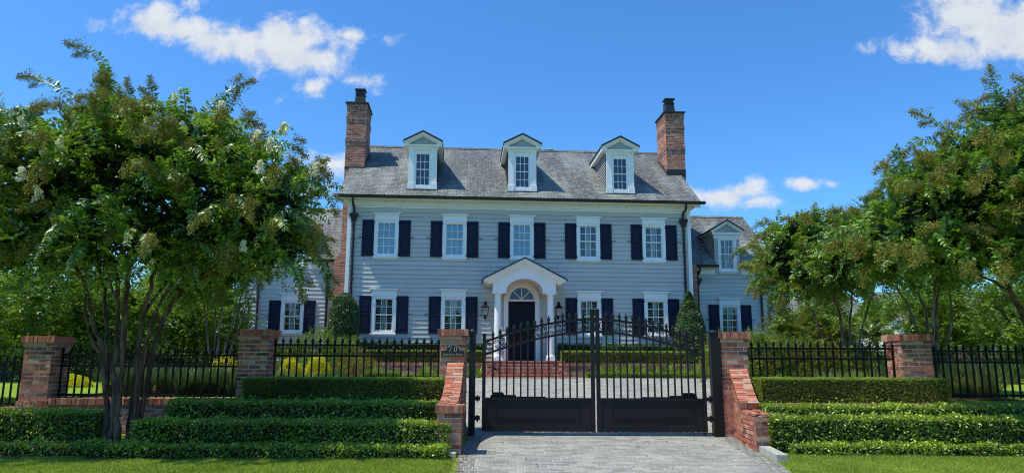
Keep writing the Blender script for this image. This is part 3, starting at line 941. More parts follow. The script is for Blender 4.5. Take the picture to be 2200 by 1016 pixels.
# door surround, door, fanlight
ZS = 4.075
ds = MB()
def arch_ring(mb, r0, r1, y0, y1, zc, mat=0, seg=28):
    for i in range(seg):
        a, b = pi*i/seg, pi*(i+1)/seg
        P = lambda r, t, y: (r*cos(t), y, zc + r*sin(t))
        mb.hexa([P(r0,a,y0),P(r1,a,y0),P(r1,a,y1),P(r0,a,y1),P(r0,b,y0),P(r1,b,y0),P(r1,b,y1),P(r0,b,y1)], mat)
for (r0, r1, y0, y1) in ((0.565,0.62,-0.075,0.0),(0.62,0.70,-0.055,0.0),(0.53,0.565,-0.045,0.14)):
    arch_ring(ds, r0, r1, y0, y1, ZS)
    for s in (-1, 1):
        a, b = sorted((s*r0, s*r1)); ds.box(a, b, y0, y1, 1.702, ZS)
ds.box(-0.53, 0.53, 0.03, 0.13, 4.005, 4.085)
arch_ring(ds, 0.475, 0.53, 0.03, 0.10, ZS)
for ang in (45, 90, 135):
    t = radians(ang)
    ds.obox((0.245*cos(t), 0.06, ZS+0.01+0.24*sin(t)), (cos(t),0,sin(t)), (0,1,0), (-sin(t),0,cos(t)), 0.245, 0.018, 0.015)
# wall filling between the arch ring and the square hole in the boards
for i in range(20):
    a, b = pi*i/20, pi*(i+1)/20
    xa, xb = 0.66*cos(a), 0.66*cos(b)
    ds.face([(xb,-0.004,ZS+0.66*sin(b)),(xa,-0.004,ZS+0.66*sin(a)),(xa,-0.004,ZS+0.68),(xb,-0.004,ZS+0.68)])
dsurr = ds.build('door_surround', M['white'], house)
fg = MB(); fg.face([(0.49*cos(pi*k/20), 0.075, ZS+0.02+0.47*sin(pi*k/20)) for k in range(21)]); fg.build('fanlight', M['glass_dim'], house)
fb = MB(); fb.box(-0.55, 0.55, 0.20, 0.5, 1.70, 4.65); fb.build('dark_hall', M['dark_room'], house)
dr = MB()
y0 = 0.08
dr.box(-0.528, 0.528, y0, y0+0.05, 1.715, 4.004)
def panel(x0, x1, z0, z1):
    e = 0.05
    # sunk moulding frame and raised field
    P = [(x0,y0-0.003,z0),(x1,y0-0.003,z0),(x1,y0-0.003,z1),(x0,y0-0.003,z1)]
    for a, b, c1, d1 in ((x0,x0+0.02,z0,z1),(x1-0.02,x1,z0,z1)): dr.box(a, b, y0-0.016, y0-0.001, c1, d1)
    for a, b in ((z0,z0+0.02),(z1-0.02,z1)): dr.box(x0+0.021, x1-0.021, y0-0.016, y0-0.001, a, b)
    dr.box(x0+e, x1-e, y0-0.012, y0-0.001, z0+e, z1-e)
for s in (-1, 1):
    a, b = sorted((s*0.07, s*0.42))
    for z0, z1 in ((1.92,2.52),(2.62,3.32),(3.42,3.88)): panel(a, b, z0, z1)
door = dr.build('front_door', M['door'], house)
kn = MB(); kn.lathe([(0.0,0.0),(0.02,0.004),(0.03,0.02),(0.02,0.04),(0.0,0.05)], (0,0,0), 10)
ko = kn.build('door_knob', paint('brass', (0.35,0.24,0.09), 0.35, metallic=0.9), door, smooth=True); ko.location = (0.46, 0.075, 2.70); ko.rotation_euler = (pi/2, 0, 0)
# lanterns
def lantern(x):
    zb = 3.40; y = -0.24
    m = MB()
    r0, r1, h = 0.085, 0.145, 0.30
    for k in range(4):
        a = pi/4 + k*pi/2
        m.tube([(x+r0*1.25*cos(a), y+r0*1.25*sin(a), zb+0.03),(x+r1*1.25*cos(a), y+r1*1.25*sin(a), zb+0.03+h)], 0.009, 4)
    def ring(r, z, t=0.012):
        m.box(x-r*0.9, x+r*0.9, y-r*0.9, y+r*0.9, z, z+t)
    ring(0.10, zb+0.012, 0.02); 
    # hollow top frame
    R = r1*0.93
    for (a,b,c2,d2) in ((x-R,x+R,y-R,y-R+0.015),(x-R,x+R,y+R-0.015,y+R),(x-R,x-R+0.015,y-R+0.015,y+R-0.015),(x+R-0.015,x+R,y-R+0.015,y+R-0.015)):
        m.box(a,b,c2,d2, zb+0.325, zb+0.345)
    # roof: pyramid, chimney, finial
    def fr(h0, h1, za, zc):
        m.hexa([(x-h0,y-h0,za),(x+h0,y-h0,za),(x+h0,y+h0,za),(x-h0,y+h0,za),(x-h1,y-h1,zc),(x+h1,y-h1,zc),(x+h1,y+h1,zc),(x-h1,y+h1,zc)])
    fr(0.15, 0.05, zb+0.346, zb+0.44); fr(0.055,0.05,zb+0.44,zb+0.50); fr(0.07,0.05,zb+0.50,zb+0.53)
    m.lathe([(0.045,0.53),(0.05,0.555),(0.02,0.575),(0.012,0.60),(0.0,0.625)], (x,y,zb), 8)
    # bracket to the wall
    m.tube([(x,y,zb+0.015),(x,y,zb-0.05),(x,y+0.06,zb-0.10),(x,-0.06,zb-0.06),(x,-0.02,zb-0.02)], 0.011, 5)
    m.box(x-0.035, x+0.035, -0.045, -0.012, zb-0.10, zb+0.06)
    o = m.build('wall_lantern', M['iron'], house)
    g = MB()
    for k in range(4):
        a, b = pi/4+k*pi/2, pi/4+(k+1)*pi/2
        f0, f1 = r0*1.22, r1*1.22
        g.face([(x+f0*cos(a),y+f0*sin(a),zb+0.035),(x+f0*cos(b),y+f0*sin(b),zb+0.035),(x+f1*cos(b),y+f1*sin(b),zb+0.325),(x+f1*cos(a),y+f1*sin(a),zb+0.325)])
    g.build('lantern_glass', M['glass_clear'], o)
    c = MB(); c.lathe([(0.0,0),(0.018,0.0),(0.018,0.10),(0.0,0.105)], (x,y,zb+0.035), 8); c.build('candle_burner', M['blind'], o)
for x in (-1.44, 1.44): lantern(x)

# ================================================================== SIDE WINGS
WY = 3.0
def wing(s):
    x_in, x_out = HW-0.05, 11.62
    cxw = 9.54
    glx = s*cxw
    h = [(glx-0.352, glx+0.352, 2.92-0.088, 4.115+0.07), (glx-0.30, glx+0.30, 5.80, 7.13)]
    m = MB()
    lo, hi = sorted((s*x_in, s*x_out))
    siding(m, lo, hi, GZ-0.2, 5.90, WY, h)
    def pl(u, d, z): return (s*x_out - s*d, u if s > 0 else 10.0-(u-WY), z)
    wz = lambda y: 5.93 + 0.79*(y-(WY-0.4))
    siding(m, WY, 10, GZ-0.2, 8.7, 0, (), place=pl, urange=lambda z: (WY, 10.0) if z < 5.9 else (WY-0.4+(z-5.95)/0.79+0.03, 10.4-(z-5.95)/0.79-0.03))
    o = m.build('wing_wall', M['siding'], house)
    t = MB()
    a, b = sorted((s*(x_out-0.10), s*(x_out+0.035))); t.box(a, b, WY-0.036, WY+0.1, GZ-0.2, 5.54)
    t.build('wing_corner_board', M['white'], house)
    # frieze + soffit either side of the wall dormer
    for (u0, u1) in ((x_in, cxw-0.60), (cxw+0.60, x_out+0.12)):
        a, b = sorted((s*u0, s*u1)); t = MB()
        t.box(a, b, WY-0.05, WY-0.001, 5.55, 5.80); t.box(a, b, WY-0.36, WY-0.052, 5.80, 5.845); t.box(a, b, WY-0.36, WY-0.33, 5.846, 5.92)
        t.build('wing_frieze', M['white'], house)
    r = MB()
    x0, x1 = sorted((s*(HW+0.04), s*(x_out+0.14)))
    ye, yr = WY-0.4, WY+3.4
    a0, a1 = sorted((s*(cxw-0.60), s*(cxw+0.60)))
    zf = lambda y: 5.93 + 0.79*(y-ye)
    ysp = WY+0.05
    for (p0, p1) in ((x0, a0), (a1, x1)):
        slope_quad(r, p0, p1, ye, ysp, zf)
        r.face([(p0,ye,zf(ye)-0.05),(p1,ye,zf(ye)-0.05),(p1,ye,zf(ye)),(p0,ye,zf(ye))])
    L = hypot(yr-ysp, zf(yr)-zf(ysp)); L0 = hypot(ysp-ye, zf(ysp)-zf(ye))
    r.face([(x0,ysp,zf(ysp)),(x1,ysp,zf(ysp)),(x1,yr,zf(yr)),(x0,yr,zf(yr))], 0, [(x0,L0),(x1,L0),(x1,L+L0),(x0,L+L0)])
    r.face([(x1,2*yr-ye,zf(ye)),(x0,2*yr-ye,zf(ye)),(x0,yr,zf(yr)),(x1,yr,zf(yr))], 0, [(x1,0),(x0,0),(x0,5),(x1,5)])
    xe = s*(x_out+0.14)
    P = [(xe,ye,zf(ye)),(xe,yr,zf(yr)),(xe,2*yr-ye,zf(ye)),(xe,2*yr-ye,zf(ye)-.06),(xe,yr,zf(yr)-.08),(xe,ye,zf(ye)-.06)]
    r.face(P if s > 0 else P[::-1])
    r.prism([(yr-0.15, zf(yr)-0.09),(yr, zf(yr)+0.03),(yr+0.15, zf(yr)-0.09)], 'x', x0, x1, 0)
    r.build('wing_roof', M['slate'], house)
    rk2 = MB(); a, b = sorted((s*(x_out+0.0), s*(x_out+0.11)))
    rk2.prism([(ye+.03, zf(ye)-.065),(yr, zf(yr)-.085),(2*yr-ye-.03, zf(ye)-.065),(2*yr-ye-.03, zf(ye)-.22),(yr, zf(yr)-.26),(ye+.03, zf(ye)-.22)], 'x', a, b)
    rk2.build('wing_rake_board', M['white'], house)
    g = MB()
    gp2 = [(q[0]+0.5+ye, q[1]-8.055+5.93) for q in gp]
    g.prism(gp2, 'x', *sorted((s*(HW+0.06), s*(cxw-0.56))))
    g.build('wing_gutter', M['bronze'], house); g = MB()
    g.prism(gp2, 'x', *sorted((s*(cxw+0.56), s*(x_out+0.2))))
    g.build('wing_gutter', M['bronze'], house)
    downspout(s*8.12, ye-0.03, 5.85, WY, 5.33, GZ); downspout(s*11.0, ye-0.03, 5.85, WY, 5.33, GZ)
    window(house, glx, WY, 2.92, 4.115, 'open')
    shutters(house, glx, WY, 2.80, 0.735, WSH_ME, 1.40)
    # wall dormer
    d = MB()
    bw = 0.58; y0 = WY
    zt = 7.36
    def yw(z): return (z-5.93)/0.79 + ye
    dw = MB()
    siding(dw, glx-bw, glx+bw, 5.56, zt, y0-0.01, [(glx-0.30, glx+0.30, 5.80, 7.13)], 0.16)
    for q in (-1, 1):
        x = glx+q*bw
        def pl2(u, dd, z, x=x, q=q): return (x - q*dd, u, z)
        siding(dw, 0, 1, 5.8, zt+0.1, 0, (), 0.16, pl2, lambda z: (y0, max(y0, yw(z)+0.05)), 5.8)
    dd = dw.build('wall_dormer', M['siding'], house)
    d.box(glx-bw-0.02, glx+bw+0.02, y0-0.055, y0-0.037, 7.17, zt)
    d.box(glx-0.68, glx+0.68, y0-0.14, y0+0.1, zt+0.001, zt+0.10)
    hx, zp, ze = 0.78, 8.03, 7.56
    for q in (-1, 1):
        for (yo, t0, t1, ins) in ((y0-0.22, 0.046, 0.12, 0.02), (y0-0.16, 0.121, 0.19, 0.08)):
            u0 = hx-ins; sl2 = (zp-ze)/hx
            A = [(glx+q*u0,yo,ze+ins*sl2-t0),(glx,yo,zp-t0),(glx,yo,zp-t1),(glx+q*u0,yo,ze+ins*sl2-t1)]
            B = [(p2[0], y0+0.02, p2[2]) for p2 in A]
            d.hexa([A[3],A[2],B[2],B[3],A[0],A[1],B[1],B[0]] if q > 0 else [A[2],A[3],B[3],B[2],A[1],A[0],B[0],B[1]])
        a, b = sorted((glx+q*bw, glx+q*(hx-0.03)))
        zs0 = ze-0.05
        d.prism([(y0-0.10, zt+0.11),(y0-0.10, zs0),(yw(zs0), zs0),(yw(zt+0.11), zt+0.11)], 'x', a, b)
    d.build('dormer_cornice', M['white'], dd)
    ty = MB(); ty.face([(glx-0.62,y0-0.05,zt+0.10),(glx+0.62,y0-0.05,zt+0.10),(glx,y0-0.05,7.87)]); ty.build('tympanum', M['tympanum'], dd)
    rf = MB()
    for q in (-1, 1):
        P = [(glx+q*hx,y0-0.25,ze),(glx,y0-0.25,zp),(glx,yw(zp)+.02,zp),(glx+q*hx,yw(ze)+.02,ze)]
        rf.face(P[::-1] if q < 0 else P, 0, [(p2[1], abs(p2[0]-glx)) for p2 in (P[::-1] if q < 0 else P)])
        rf.face([(p2[0],p2[1],p2[2]-0.045) for p2 in (P if q < 0 else P[::-1])])
        Q = [(glx+q*hx,y0-0.252,ze-0.055),(glx,y0-0.252,zp-0.055),(glx,y0-0.252,zp+0.015),(glx+q*hx,y0-0.252,ze+0.015)]
        rf.face(Q if q < 0 else Q[::-1], 1)
    rf.build('dormer_roof', [M['slate_dark'], M['bronze']], dd)
    window(house, glx, y0-0.012, 5.81, 7.13, 'blue', hw=0.295, header=False)
WSH_ME = shutter_mesh(1.40, 0.47)
wing(-1); wing(1)
# side porch seen beyond the left wing
sp = MB(); sp.lathe([(0.17,0),(0.17,0.1),(0.14,0.13),(0.12,2.5),(0.15,2.55),(0.15,2.62)], (-12.15,3.2,GZ), 16)
sp.build('side_porch_column', M['white'], house, smooth=True)
sp = MB(); sp.box(-12.4, -11.66, 3.03, 3.4, GZ+2.63, GZ+2.95); sp.box(-12.45, -11.66, 2.98, 6.5, GZ+2.951, GZ+3.05)
sp.build('side_porch_beam', M['white'], house)
sp = MB(); sp.box(-12.5, -11.66, 2.9, 6.6, GZ+3.051, GZ+3.11); sp.build('side_porch_roof', M['slate_dark'], house)
# brick steps
sm = MB()
for i, (hw, y0, y1) in enumerate(((1.02,-2.10,-1.78),(1.09,-2.42,-2.10),(1.18,-2.74,-2.42),(1.30,-3.06,-2.74),(1.62,-3.42,-3.06))):
    zt = 1.70 - 0.113*(i+1)
    n = 10
    def front_y(u, y0=y0, i=i): return y0 - (0.10 if i == 4 else 0.0)*(1-(u)**2)
    pts = [(-hw, -1.6)] + [(-hw + 2*hw*k/n, front_y(-1+2*k/n)) for k in range(n+1)] + [(hw, -1.6)]
    sm.prism(pts[::-1], 'z', 0.95, zt-0.045, 0)
    e = 0.025
    pts2 = [(-hw-e, -1.6)] + [((-hw-e) + 2*(hw+e)*k/n, front_y(-1+2*k/n)-e) for k in range(n+1)] + [(hw+e, -1.6)]
    for k in range(n):
        a, b = pts2[1+k], pts2[2+k]
        sm.face([(a[0],a[1],zt-0.075),(b[0],b[1],zt-0.075),(b[0],b[1],zt),(a[0],a[1],zt)], 1)
    for s in (0, 1):
        a, b = (pts2[0], pts2[1]) if s == 0 else (pts2[-2], pts2[-1])
        sm.face([(a[0],a[1],zt-0.075),(b[0],b[1],zt-0.075),(b[0],b[1],zt),(a[0],a[1],zt)], 1)
    sm.face([(q[0],q[1],zt) for q in pts2], 1)
    sm.face([(q[0],q[1],zt-0.075) for q in pts2][::-1], 1)
sm.build('front_steps', [M['brick_wall'], M['brick_soldier']], house)
# ================================================================== GROUND
DXL, DXR = -0.78, 3.92          # drive between the gate piers
def drive_z(y):
    if y < 13: return 0.03*(y-2) if y > 2 else 0.0
    if y < 20.5: return 0.33 + 0.77*(y-13)/7.5
    return 1.10
def garden_z(y):
    if y < 12.25: return drive_z(y)
    if y < 12.45: return drive_z(12.25) + (0.93-drive_z(12.25))*(y-12.25)/0.2
    if y < 20.5: return 0.93 + 0.17*(y-12.45)/8.05
    return 1.10 + min(0.45, max(0, (y-34)*0.03))
GL, GR = -0.95, 4.06
def ground_z(x, y):
    if y <= 12.25: return garden_z(y)
    if x < -4.97 and y < 13.4:
        low = drive_z(y) if y < 13.1 else drive_z(13.1) + (garden_z(13.4)-drive_z(13.1))*(y-13.1)/0.3
        t = min(1.0, (-4.97-x)/0.06)
        return garden_z(y)*(1-t) + low*t
    if y < 20.5:
        e = 0.45 if y > 13.6 else 0.05
        t = 0.0 if GL <= x <= GR else min(1.0, (GL-x if x < GL else x-GR)/e)
    else:
        t = 1.0
    return drive_z(y)*(1-t) + garden_z(y)*t
xs = sorted(set([-320,-160,-80,-40,-25,-16,-12,-9,-7,-5,-5.03,-4.97,-3.5,-2.4,-1.8,-1.4,-1.01,-0.95,DXL] + [DXL+0.47*k for k in range(1,10)] + [4.06,4.12,4.3,4.51,5.2,6,7.5,9,11,14,18,26,40,80,160,320]))
ys = [-60,-20,-5,0,2,4,6,8,9,9.6,10.2,10.8,11.4,12.0,12.25,12.45,12.8,13.1,13.4,13.6,14,14.6,15.5,16.5,17.5,18.5,19.5,20.5,21.5,23,25,27,30,34,40,50,70,110,200,400]
def warp(x, y):
    if y <= 13.6: return x
    k = min(y, 20.5)-13.6
    KN = [(-16,-16),(GL-0.06,GL-0.06-0.55*k),(GL,GL-0.53*k),(GR,GR+0.72*k),(GR+0.06,GR+0.06+0.74*k),(18,18)]
    for (a, A), (b2, B2) in zip(KN[:-1], KN[1:]):
        if a <= x <= b2: return A+(B2-A)*(x-a)/(b2-a)
    return x
def gp_(i, j):
    y = ys[j]; x = xs[i]
    if y <= 13.6 or y >= 20.5: return (warp(x, y), y, ground_z(x, y))
    t = 0.0 if GL-1e-6 <= x <= GR+1e-6 else 1.0
    return (warp(x, y), y, drive_z(y)*(1-t)+garden_z(y)*t)
g = MB()
for i in range(len(xs)-1):
    for j in range(len(ys)-1):
        g.face([gp_(i,j), gp_(i+1,j), gp_(i+1,j+1), gp_(i,j+1)])
tag(g.build('lawn', M['lawn']), kind='structure')
# driveway: paved strip plus the forecourt in front of the house
d, de = MB(), MB()
yy = [-6,0,2,5,8,9.0,9.6,10.2,10.8,11.3,12,12.6,13,13.1,13.6,14,14.6,15.5,16.5,17.5,18.5,19.5,20.5]
def dxr(y):
    if y > 13.05: return 4.03 + 0.70*max(0, y-13.6)
    return (3.97-0.15*(13.05-y) if y > 12 else 3.81-0.04*(12-y)) if y >= 11.2 else (3.74 if y >= 10.4 else 3.74 - 0.15*(10.4-y)) if y > 8 else 3.38
def dxl(y):
    if y > 13.05: return -0.92 - 0.51*max(0, y-13.6)
    return DXL+0.02 if y > 10.5 else DXL+0.02+0.05*(10.5-max(y,6))
for a, b in zip(yy[:-1], yy[1:]):
    L = 0.006
    w = 0.24
    P = [(dxl(a)+w,a,drive_z(a)+L),(dxr(a)-w,a,drive_z(a)+L),(dxr(b)-w,b,drive_z(b)+L),(dxl(b)+w,b,drive_z(b)+L)]
    d.face(P, 0, [(p[0],p[1]) for p in P])
    P = [(dxl(a),a,drive_z(a)+L),(dxl(a)+w,a,drive_z(a)+L),(dxl(b)+w,b,drive_z(b)+L),(dxl(b),b,drive_z(b)+L)]
    de.face(P, 0, [(p[0]-(dxl(a)),p[1]) for p in P])
    P = [(dxr(a)-w,a,drive_z(a)+L),(dxr(a),a,drive_z(a)+L),(dxr(b),b,drive_z(b)+L),(dxr(b)-w,b,drive_z(b)+L)]
    de.face(P, 0, [(p[0]-(dxr(a)-w),p[1]) for p in P])
court = [(-4.6,20.5),(9.0,20.5),(9.0,24.6),(7.0,25.55),(-3.6,24.9),(-4.6,24.0)]
d.face([(x,y,1.106) for x, y in [(-4.6,20.5),(9.0,20.5),(9.0,23.0),(-4.6,23.0)]], 0, [(-4.6,20.5),(9,20.5),(9,23),(-4.6,23)])
d.face([(-4.6,23,1.106),(9,23,1.106),(9.0,26.0,1.106),(-4.6,26.0,1.106)], 0, [(-4.6,23),(9,23),(9,26),(-4.6,26)])
tag(d.build('driveway', M['paver']), kind='structure')
tag(de.build('driveway_border', M['paver_edge']), kind='structure')
# planting beds (mulch) under hedges and behind the fence
b = MB()
def bed(x0, x1, y0, y1, n=6, lift=0.012):
    ysb = sorted({y0, y1} | {q for q in ys if y0 < q < y1})
    for a, c in zip(ysb[:-1], ysb[1:]):
        b.face([(x0,a,garden_z(a)+lift),(x1,a,garden_z(a)+lift),(x1,c,garden_z(c)+lift),(x0,c,garden_z(c)+lift)])
bed(4.3, 12, 11.15, 12.2); bed(-13, -1.3, 10.35, 12.2)
bed(-8.2, -3.6, 13.65, 18.2); bed(7.6, 9.6, 13.65, 18.5); bed(-7.5, -4.7, 18.2, 25.5); bed(9.1, 12, 19, 30)
tag(b.build('planting_bed', M['mulch']), kind='structure')
# raised terrace under the house
t = MB()
t.box(-7.7, 8.4, -1.72, 0.3, 0.9, 1.58); t.box(-13.5, 13.5, 0.3, 12, 0.9, 1.575)
to = t.build('terrace', M['mulch']); to.location = house.location; to.rotation_euler = house.rotation_euler
tag(to, kind='structure')

# ================================================================== BRICKWORK IN REAL BRICKS
BC = 0.0755
def brick_at(mb, x0, x1, y0, y1, z0, z1, j=0.004, mat=0):
    r = random.uniform
    a = [(x0,y0),(x1,y0),(x1,y1),(x0,y1)]
    dx, dy, dz = r(-j,j), r(-j,j), r(-j,j)*0.5
    P = []
    for z in (z0, z1):
        for (x, y) in a:
            P.append((x+dx+r(-1,1)*j*0.4, y+dy+r(-1,1)*j*0.4, z+dz+r(-1,1)*j*0.4))
    mb.hexa(P, mat)
def brick_block(mb, x0, x1, y0, y1, z0, z1, course=BC, j=0.004, zmax=None):
    """box of brickwork: mortar core (slot 1) and separate bricks (slot 0)"""
    m = 0.006
    if zmax is None: mb.box(x0+m, x1-m, y0+m, y1-m, z0, z1-0.004, 1)
    n = max(1, round((z1-z0)/course)); c = (z1-z0)/n
    gap = 0.0155; th = 0.098; bl = 0.208
    for k in range(n):
        za, zb = z0+k*c+gap*0.5, z0+(k+1)*c-gap*0.5
        odd = k % 2
        def row(a0, a1, start):
            out = []; p = a0
            first = start
            while p < a1-0.012:
                q = p + (first if first else bl); first = None
                if a1-q < 0.06: q = a1
                out.append((p, min(q, a1)-(gap if q < a1 else 0))); p = q
            return out
        st = 0.105 if odd else None
        for yy0, yy1 in ((y0, y0+th), (y1-th, y1)):
            for a, bq in row(x0, x1, st):
                zc = zb if zmax is None else min(zb, zmax(yy0 if yy0 == y0 else yy1))
                if zc-za > 0.018: brick_at(mb, a, bq, yy0, yy1, za, zc, j)
        for xx0, xx1 in ((x0, x0+th), (x1-th, x1)):
            for a, bq in row(y0+th+gap, y1-th-gap, None if odd else 0.105):
                if zmax is None: brick_at(mb, xx0, xx1, a, bq, za, zb, j); continue
                t0, t1 = zmax(a), zmax(bq)
                if min(t0, t1)-za > 0.015:
                    q0, q1 = min(zb, t0), min(zb, t1); jx = random.uniform(-j, j)
                    mb.hexa([(xx0+jx,a,za),(xx1+jx,a,za),(xx1+jx,bq,za),(xx0+jx,bq,za),(xx0+jx,a,q0),(xx1+jx,a,q0),(xx1+jx,bq,q1),(xx0+jx,bq,q1)], 0)
def rowlock_cap(mb, x0, x1, y0, y1, z0, z1, along='x', j=0.005):
    """bricks on edge, laid across"""
    gap = 0.014; w = 0.073
    m = 0.017
    mb.box(x0+m, x1-m, y0+m, y1-m, z0, z1-0.012, 1)
    L = (x1-x0) if along == 'x' else (y1-y0); D = (y1-y0) if along == 'x' else (x1-x0)
    n = max(1, round(L/w)); w = L/n; nd = max(1, round(D/0.21)); dd = D/nd
    for i in range(n):
        for k in range(nd):
            if along == 'x': brick_at(mb, x0+i*w+gap/2, x0+(i+1)*w-gap/2, y0+k*dd, y0+(k+1)*dd-gap*(k < nd-1), z0, z1, j)
            else: brick_at(mb, x0+k*dd, x0+(k+1)*dd-gap*(k < nd-1), y0+i*w+gap/2, y0+(i+1)*w-gap/2, z0, z1, j)
BM = [M['brick'], M['mortar']]
def pillar(x0, x1, zb, zt, label, y0=13.0, d=0.54, plinth=None):
    root = empty('brick_pier', ((x0+x1)/2, y0+d/2, zb), 0, label, 'pillar', 'brick pillars of the front fence')
    ox, oy, oz = root.location
    m = MB()
    def B(a, b2, c, e, f, h): brick_block(m, a-ox, b2-ox, c-oy, e-oy, f-oz, h-oz)
    B(x0, x1, y0, y0+d, zb, zt-0.115-0.075)
    m.build('shaft', BM, root)
    c = MB()
    e = 0.022
    brick_block(c, x0-e-ox, x1+e-ox, y0-e-oy, y0+d+e-oy, zt-0.189-oz, zt-0.117-oz)
    e = 0.052
    hy = d/2+e
    rowlock_cap(c, x0-e-ox, x1+e-ox, -hy, hy, zt-0.115-oz, zt-oz)
    c.build('cap', BM, root)
    if plinth:
        p = MB(); e = 0.035
        # only the base course of bricks on end
        rowlock_cap(p, x0-e-ox, x1+e-ox, -d/2-e, d/2+e, plinth-oz, plinth+0.115-oz)
        p.build('plinth', BM, root)
    return root
pillar(-8.80, -8.30, 0.30, 2.05, 'brick pier with a wide base course, farthest from the gate on the myrtle side', plinth=0.79)
pillar(-4.93, -4.41, 0.30, 2.19, 'shaded dark brick pier between the big myrtle and the boxwood hedge')
pillar(-1.295, -0.835, 0.30, 2.205, 'brick gate pier that carries the black address plaque')
pillar(3.79, 4.27, 0.30, 2.175, 'sunlit brick gate pier without a plaque, beside the thicker gate post', d=0.52)
pillar(7.05, 7.60, 0.90, 2.15, 'reddish brick pier standing between two fence panels in front of the fanned myrtle stems')

# ---- swept wing walls beside the drive
def swept_wall(x0, x1, yf, pts, label, pier=None, shear=None, over=0.035, cop_end=None):
    """pts: (y, top z) from the pillar towards the street"""
    root = empty('swept_brick_wall', ((x0+x1)/2, (yf+13)/2, 0.3), 0, label, 'brick wall', 'swept brick walls beside the gate')
    ox, oy, oz = root.location
    def top(y):
        for (a, za), (b2, zb) in zip(pts[:-1], pts[1:]):
            if b2 <= y <= a: return zb + (za-zb)*(y-b2)/(a-b2)
        return pts[-1][1] if y < pts[-1][0] else pts[0][1]
    m = MB()
    prof = [(13.0-0.002, 0.25)] + [(y, z-(0.10 if cop_end is None or y > cop_end+0.1 else 0.15)) for y, z in pts if yf < y <= 13.0] + [(yf+0.01, top(yf)-(0.10 if cop_end is None else 0.15)), (yf+0.01, 0.25)]
    m.prism([(y-oy, z-oz) for y, z in prof], 'x', x0+0.01-ox, x1-0.01-ox, 1)
    brick_block(m, x0-ox, x1-ox, yf-oy, 12.995-oy, 0.28-oz, 1.70-oz, zmax=lambda y: top(y+oy)-0.095-oz)
    m.build('wall_body', BM, root)
    # coping of bricks on edge following the sweep
    c = MB()
    P = []
    y = pts[0][0]
    ylast = yf-0.03 if cop_end is None else cop_end
    step = 0.076
    path = []
    while y > ylast:
        path.append((y, top(y)))
        dz = top(y)-top(y-0.02); L = hypot(0.02, dz); y -= step*0.02/L
    for (ya, za), (yb, zb) in zip(path[:-1], path[1:]):
        c0 = ((ya+yb)/2, (za+zb)/2); tl = hypot(yb-ya, zb-za); ty, tz = (yb-ya)/tl, (zb-za)/tl
        ny, nz = -tz, ty
        if nz < 0: ny, nz = -ny, -nz
        W = x1-x0+2*over
        offs = random.choice((0.4, 0.5, 0.6))
        for (u0, u1) in ((x0-over, x0-over+W*offs-0.006), (x0-over+W*offs+0.006, x1+over)):
            jj = random.uniform(-0.005, 0.005)
            c.obox(((u0+u1)/2-ox, c0[0]-ny*0.055-oy, c0[1]-nz*0.055-oz+jj), (1,0,0), (0,ty,tz), (0,ny,nz), (u1-u0)/2, tl/2-0.005, 0.052)
        if (yb, zb) != path[-1]: c.obox(((x0+x1)/2-ox, c0[0]-ny*0.063-oy, c0[1]-nz*0.063-oz), (1,0,0), (0,ty,tz), (0,ny,nz), W/2-0.01, tl/2+0.002, 0.046, 1)
    c.build('coping', BM, root)
    if pier:
        p = MB()
        px0, px1, py0, py1, pz = pier
        brick_block(p, px0-ox, px1-ox, py0-oy, py1-oy, 0.28-oz, pz-0.117-oz)
        rowlock_cap(p, px0-0.035-ox, px1+0.035-ox, py0-0.035-oy, py1+0.03-oy, pz-0.115-oz, pz-oz)
        p.build('end_pier', BM, root)
    for ch in root.children:
        for v in ch.data.vertices: v.co.x += shear(v.co.y+oy) if shear else 0.0
swept_wall(3.95, 4.21, 11.30, [(13.0,1.52),(12.88,1.46),(12.70,1.33),(12.48,1.19),(12.22,1.055),(12.0,0.975),(11.65,0.95),(11.3,0.93),(11.0,0.93)],
           'swept brick wall running down from the gate pier that has no plaque', shear=lambda y: -0.15*(13.0-y) if y > 12 else -0.15-0.045*(12.0-y), over=0.028, cop_end=11.97)
swept_wall(-1.14, -0.87, 11.22, [(13.0,1.62),(12.86,1.54),(12.68,1.38),(12.45,1.23),(12.2,1.11),(11.9,1.02),(11.55,0.985),(11.22,0.98),(11.0,0.98)],
           'swept brick wall below the address plaque, ending in a small square pier', pier=(-1.10,-0.74,10.84,11.215,0.985), over=0.012)
# ---- low retaining walls
def low_wall(x0, x1, y0, y1, zt, label):
    root = empty('retaining_wall', ((x0+x1)/2, (y0+y1)/2, 0.3), 0, label, 'brick wall', 'low brick retaining walls under the fence')
    ox, oy, oz = root.location
    m = MB(); brick_block(m, x0-ox, x1-ox, y0-oy, y1-oy, 0.26-oz, zt-0.117-oz); m.build('wall_body', BM, root)
    c = MB(); rowlock_cap(c, x0-ox, x1-ox, y0-0.03-oy, y1+0.02-oy, zt-0.115-oz, zt-oz); c.build('coping', BM, root)
low_wall(-4.98, -1.17, 12.18, 12.42, 0.965, 'low brick wall glimpsed between the stepped hedges on the plaque side of the drive')
low_wall(4.25, 12.5, 12.18, 12.42, 0.955, 'low brick wall showing as a thin salmon edge above fully sunlit stepped hedges')
low_wall(-8.29, -4.94, 13.04, 13.46, 0.955, 'low brick wall behind the big myrtle trunks, carrying the iron fence')
low_wall(-13.5, -8.81, 13.10, 13.46, 0.79, 'low wall under the lowest fence panel, beyond the wide-based brick pier')

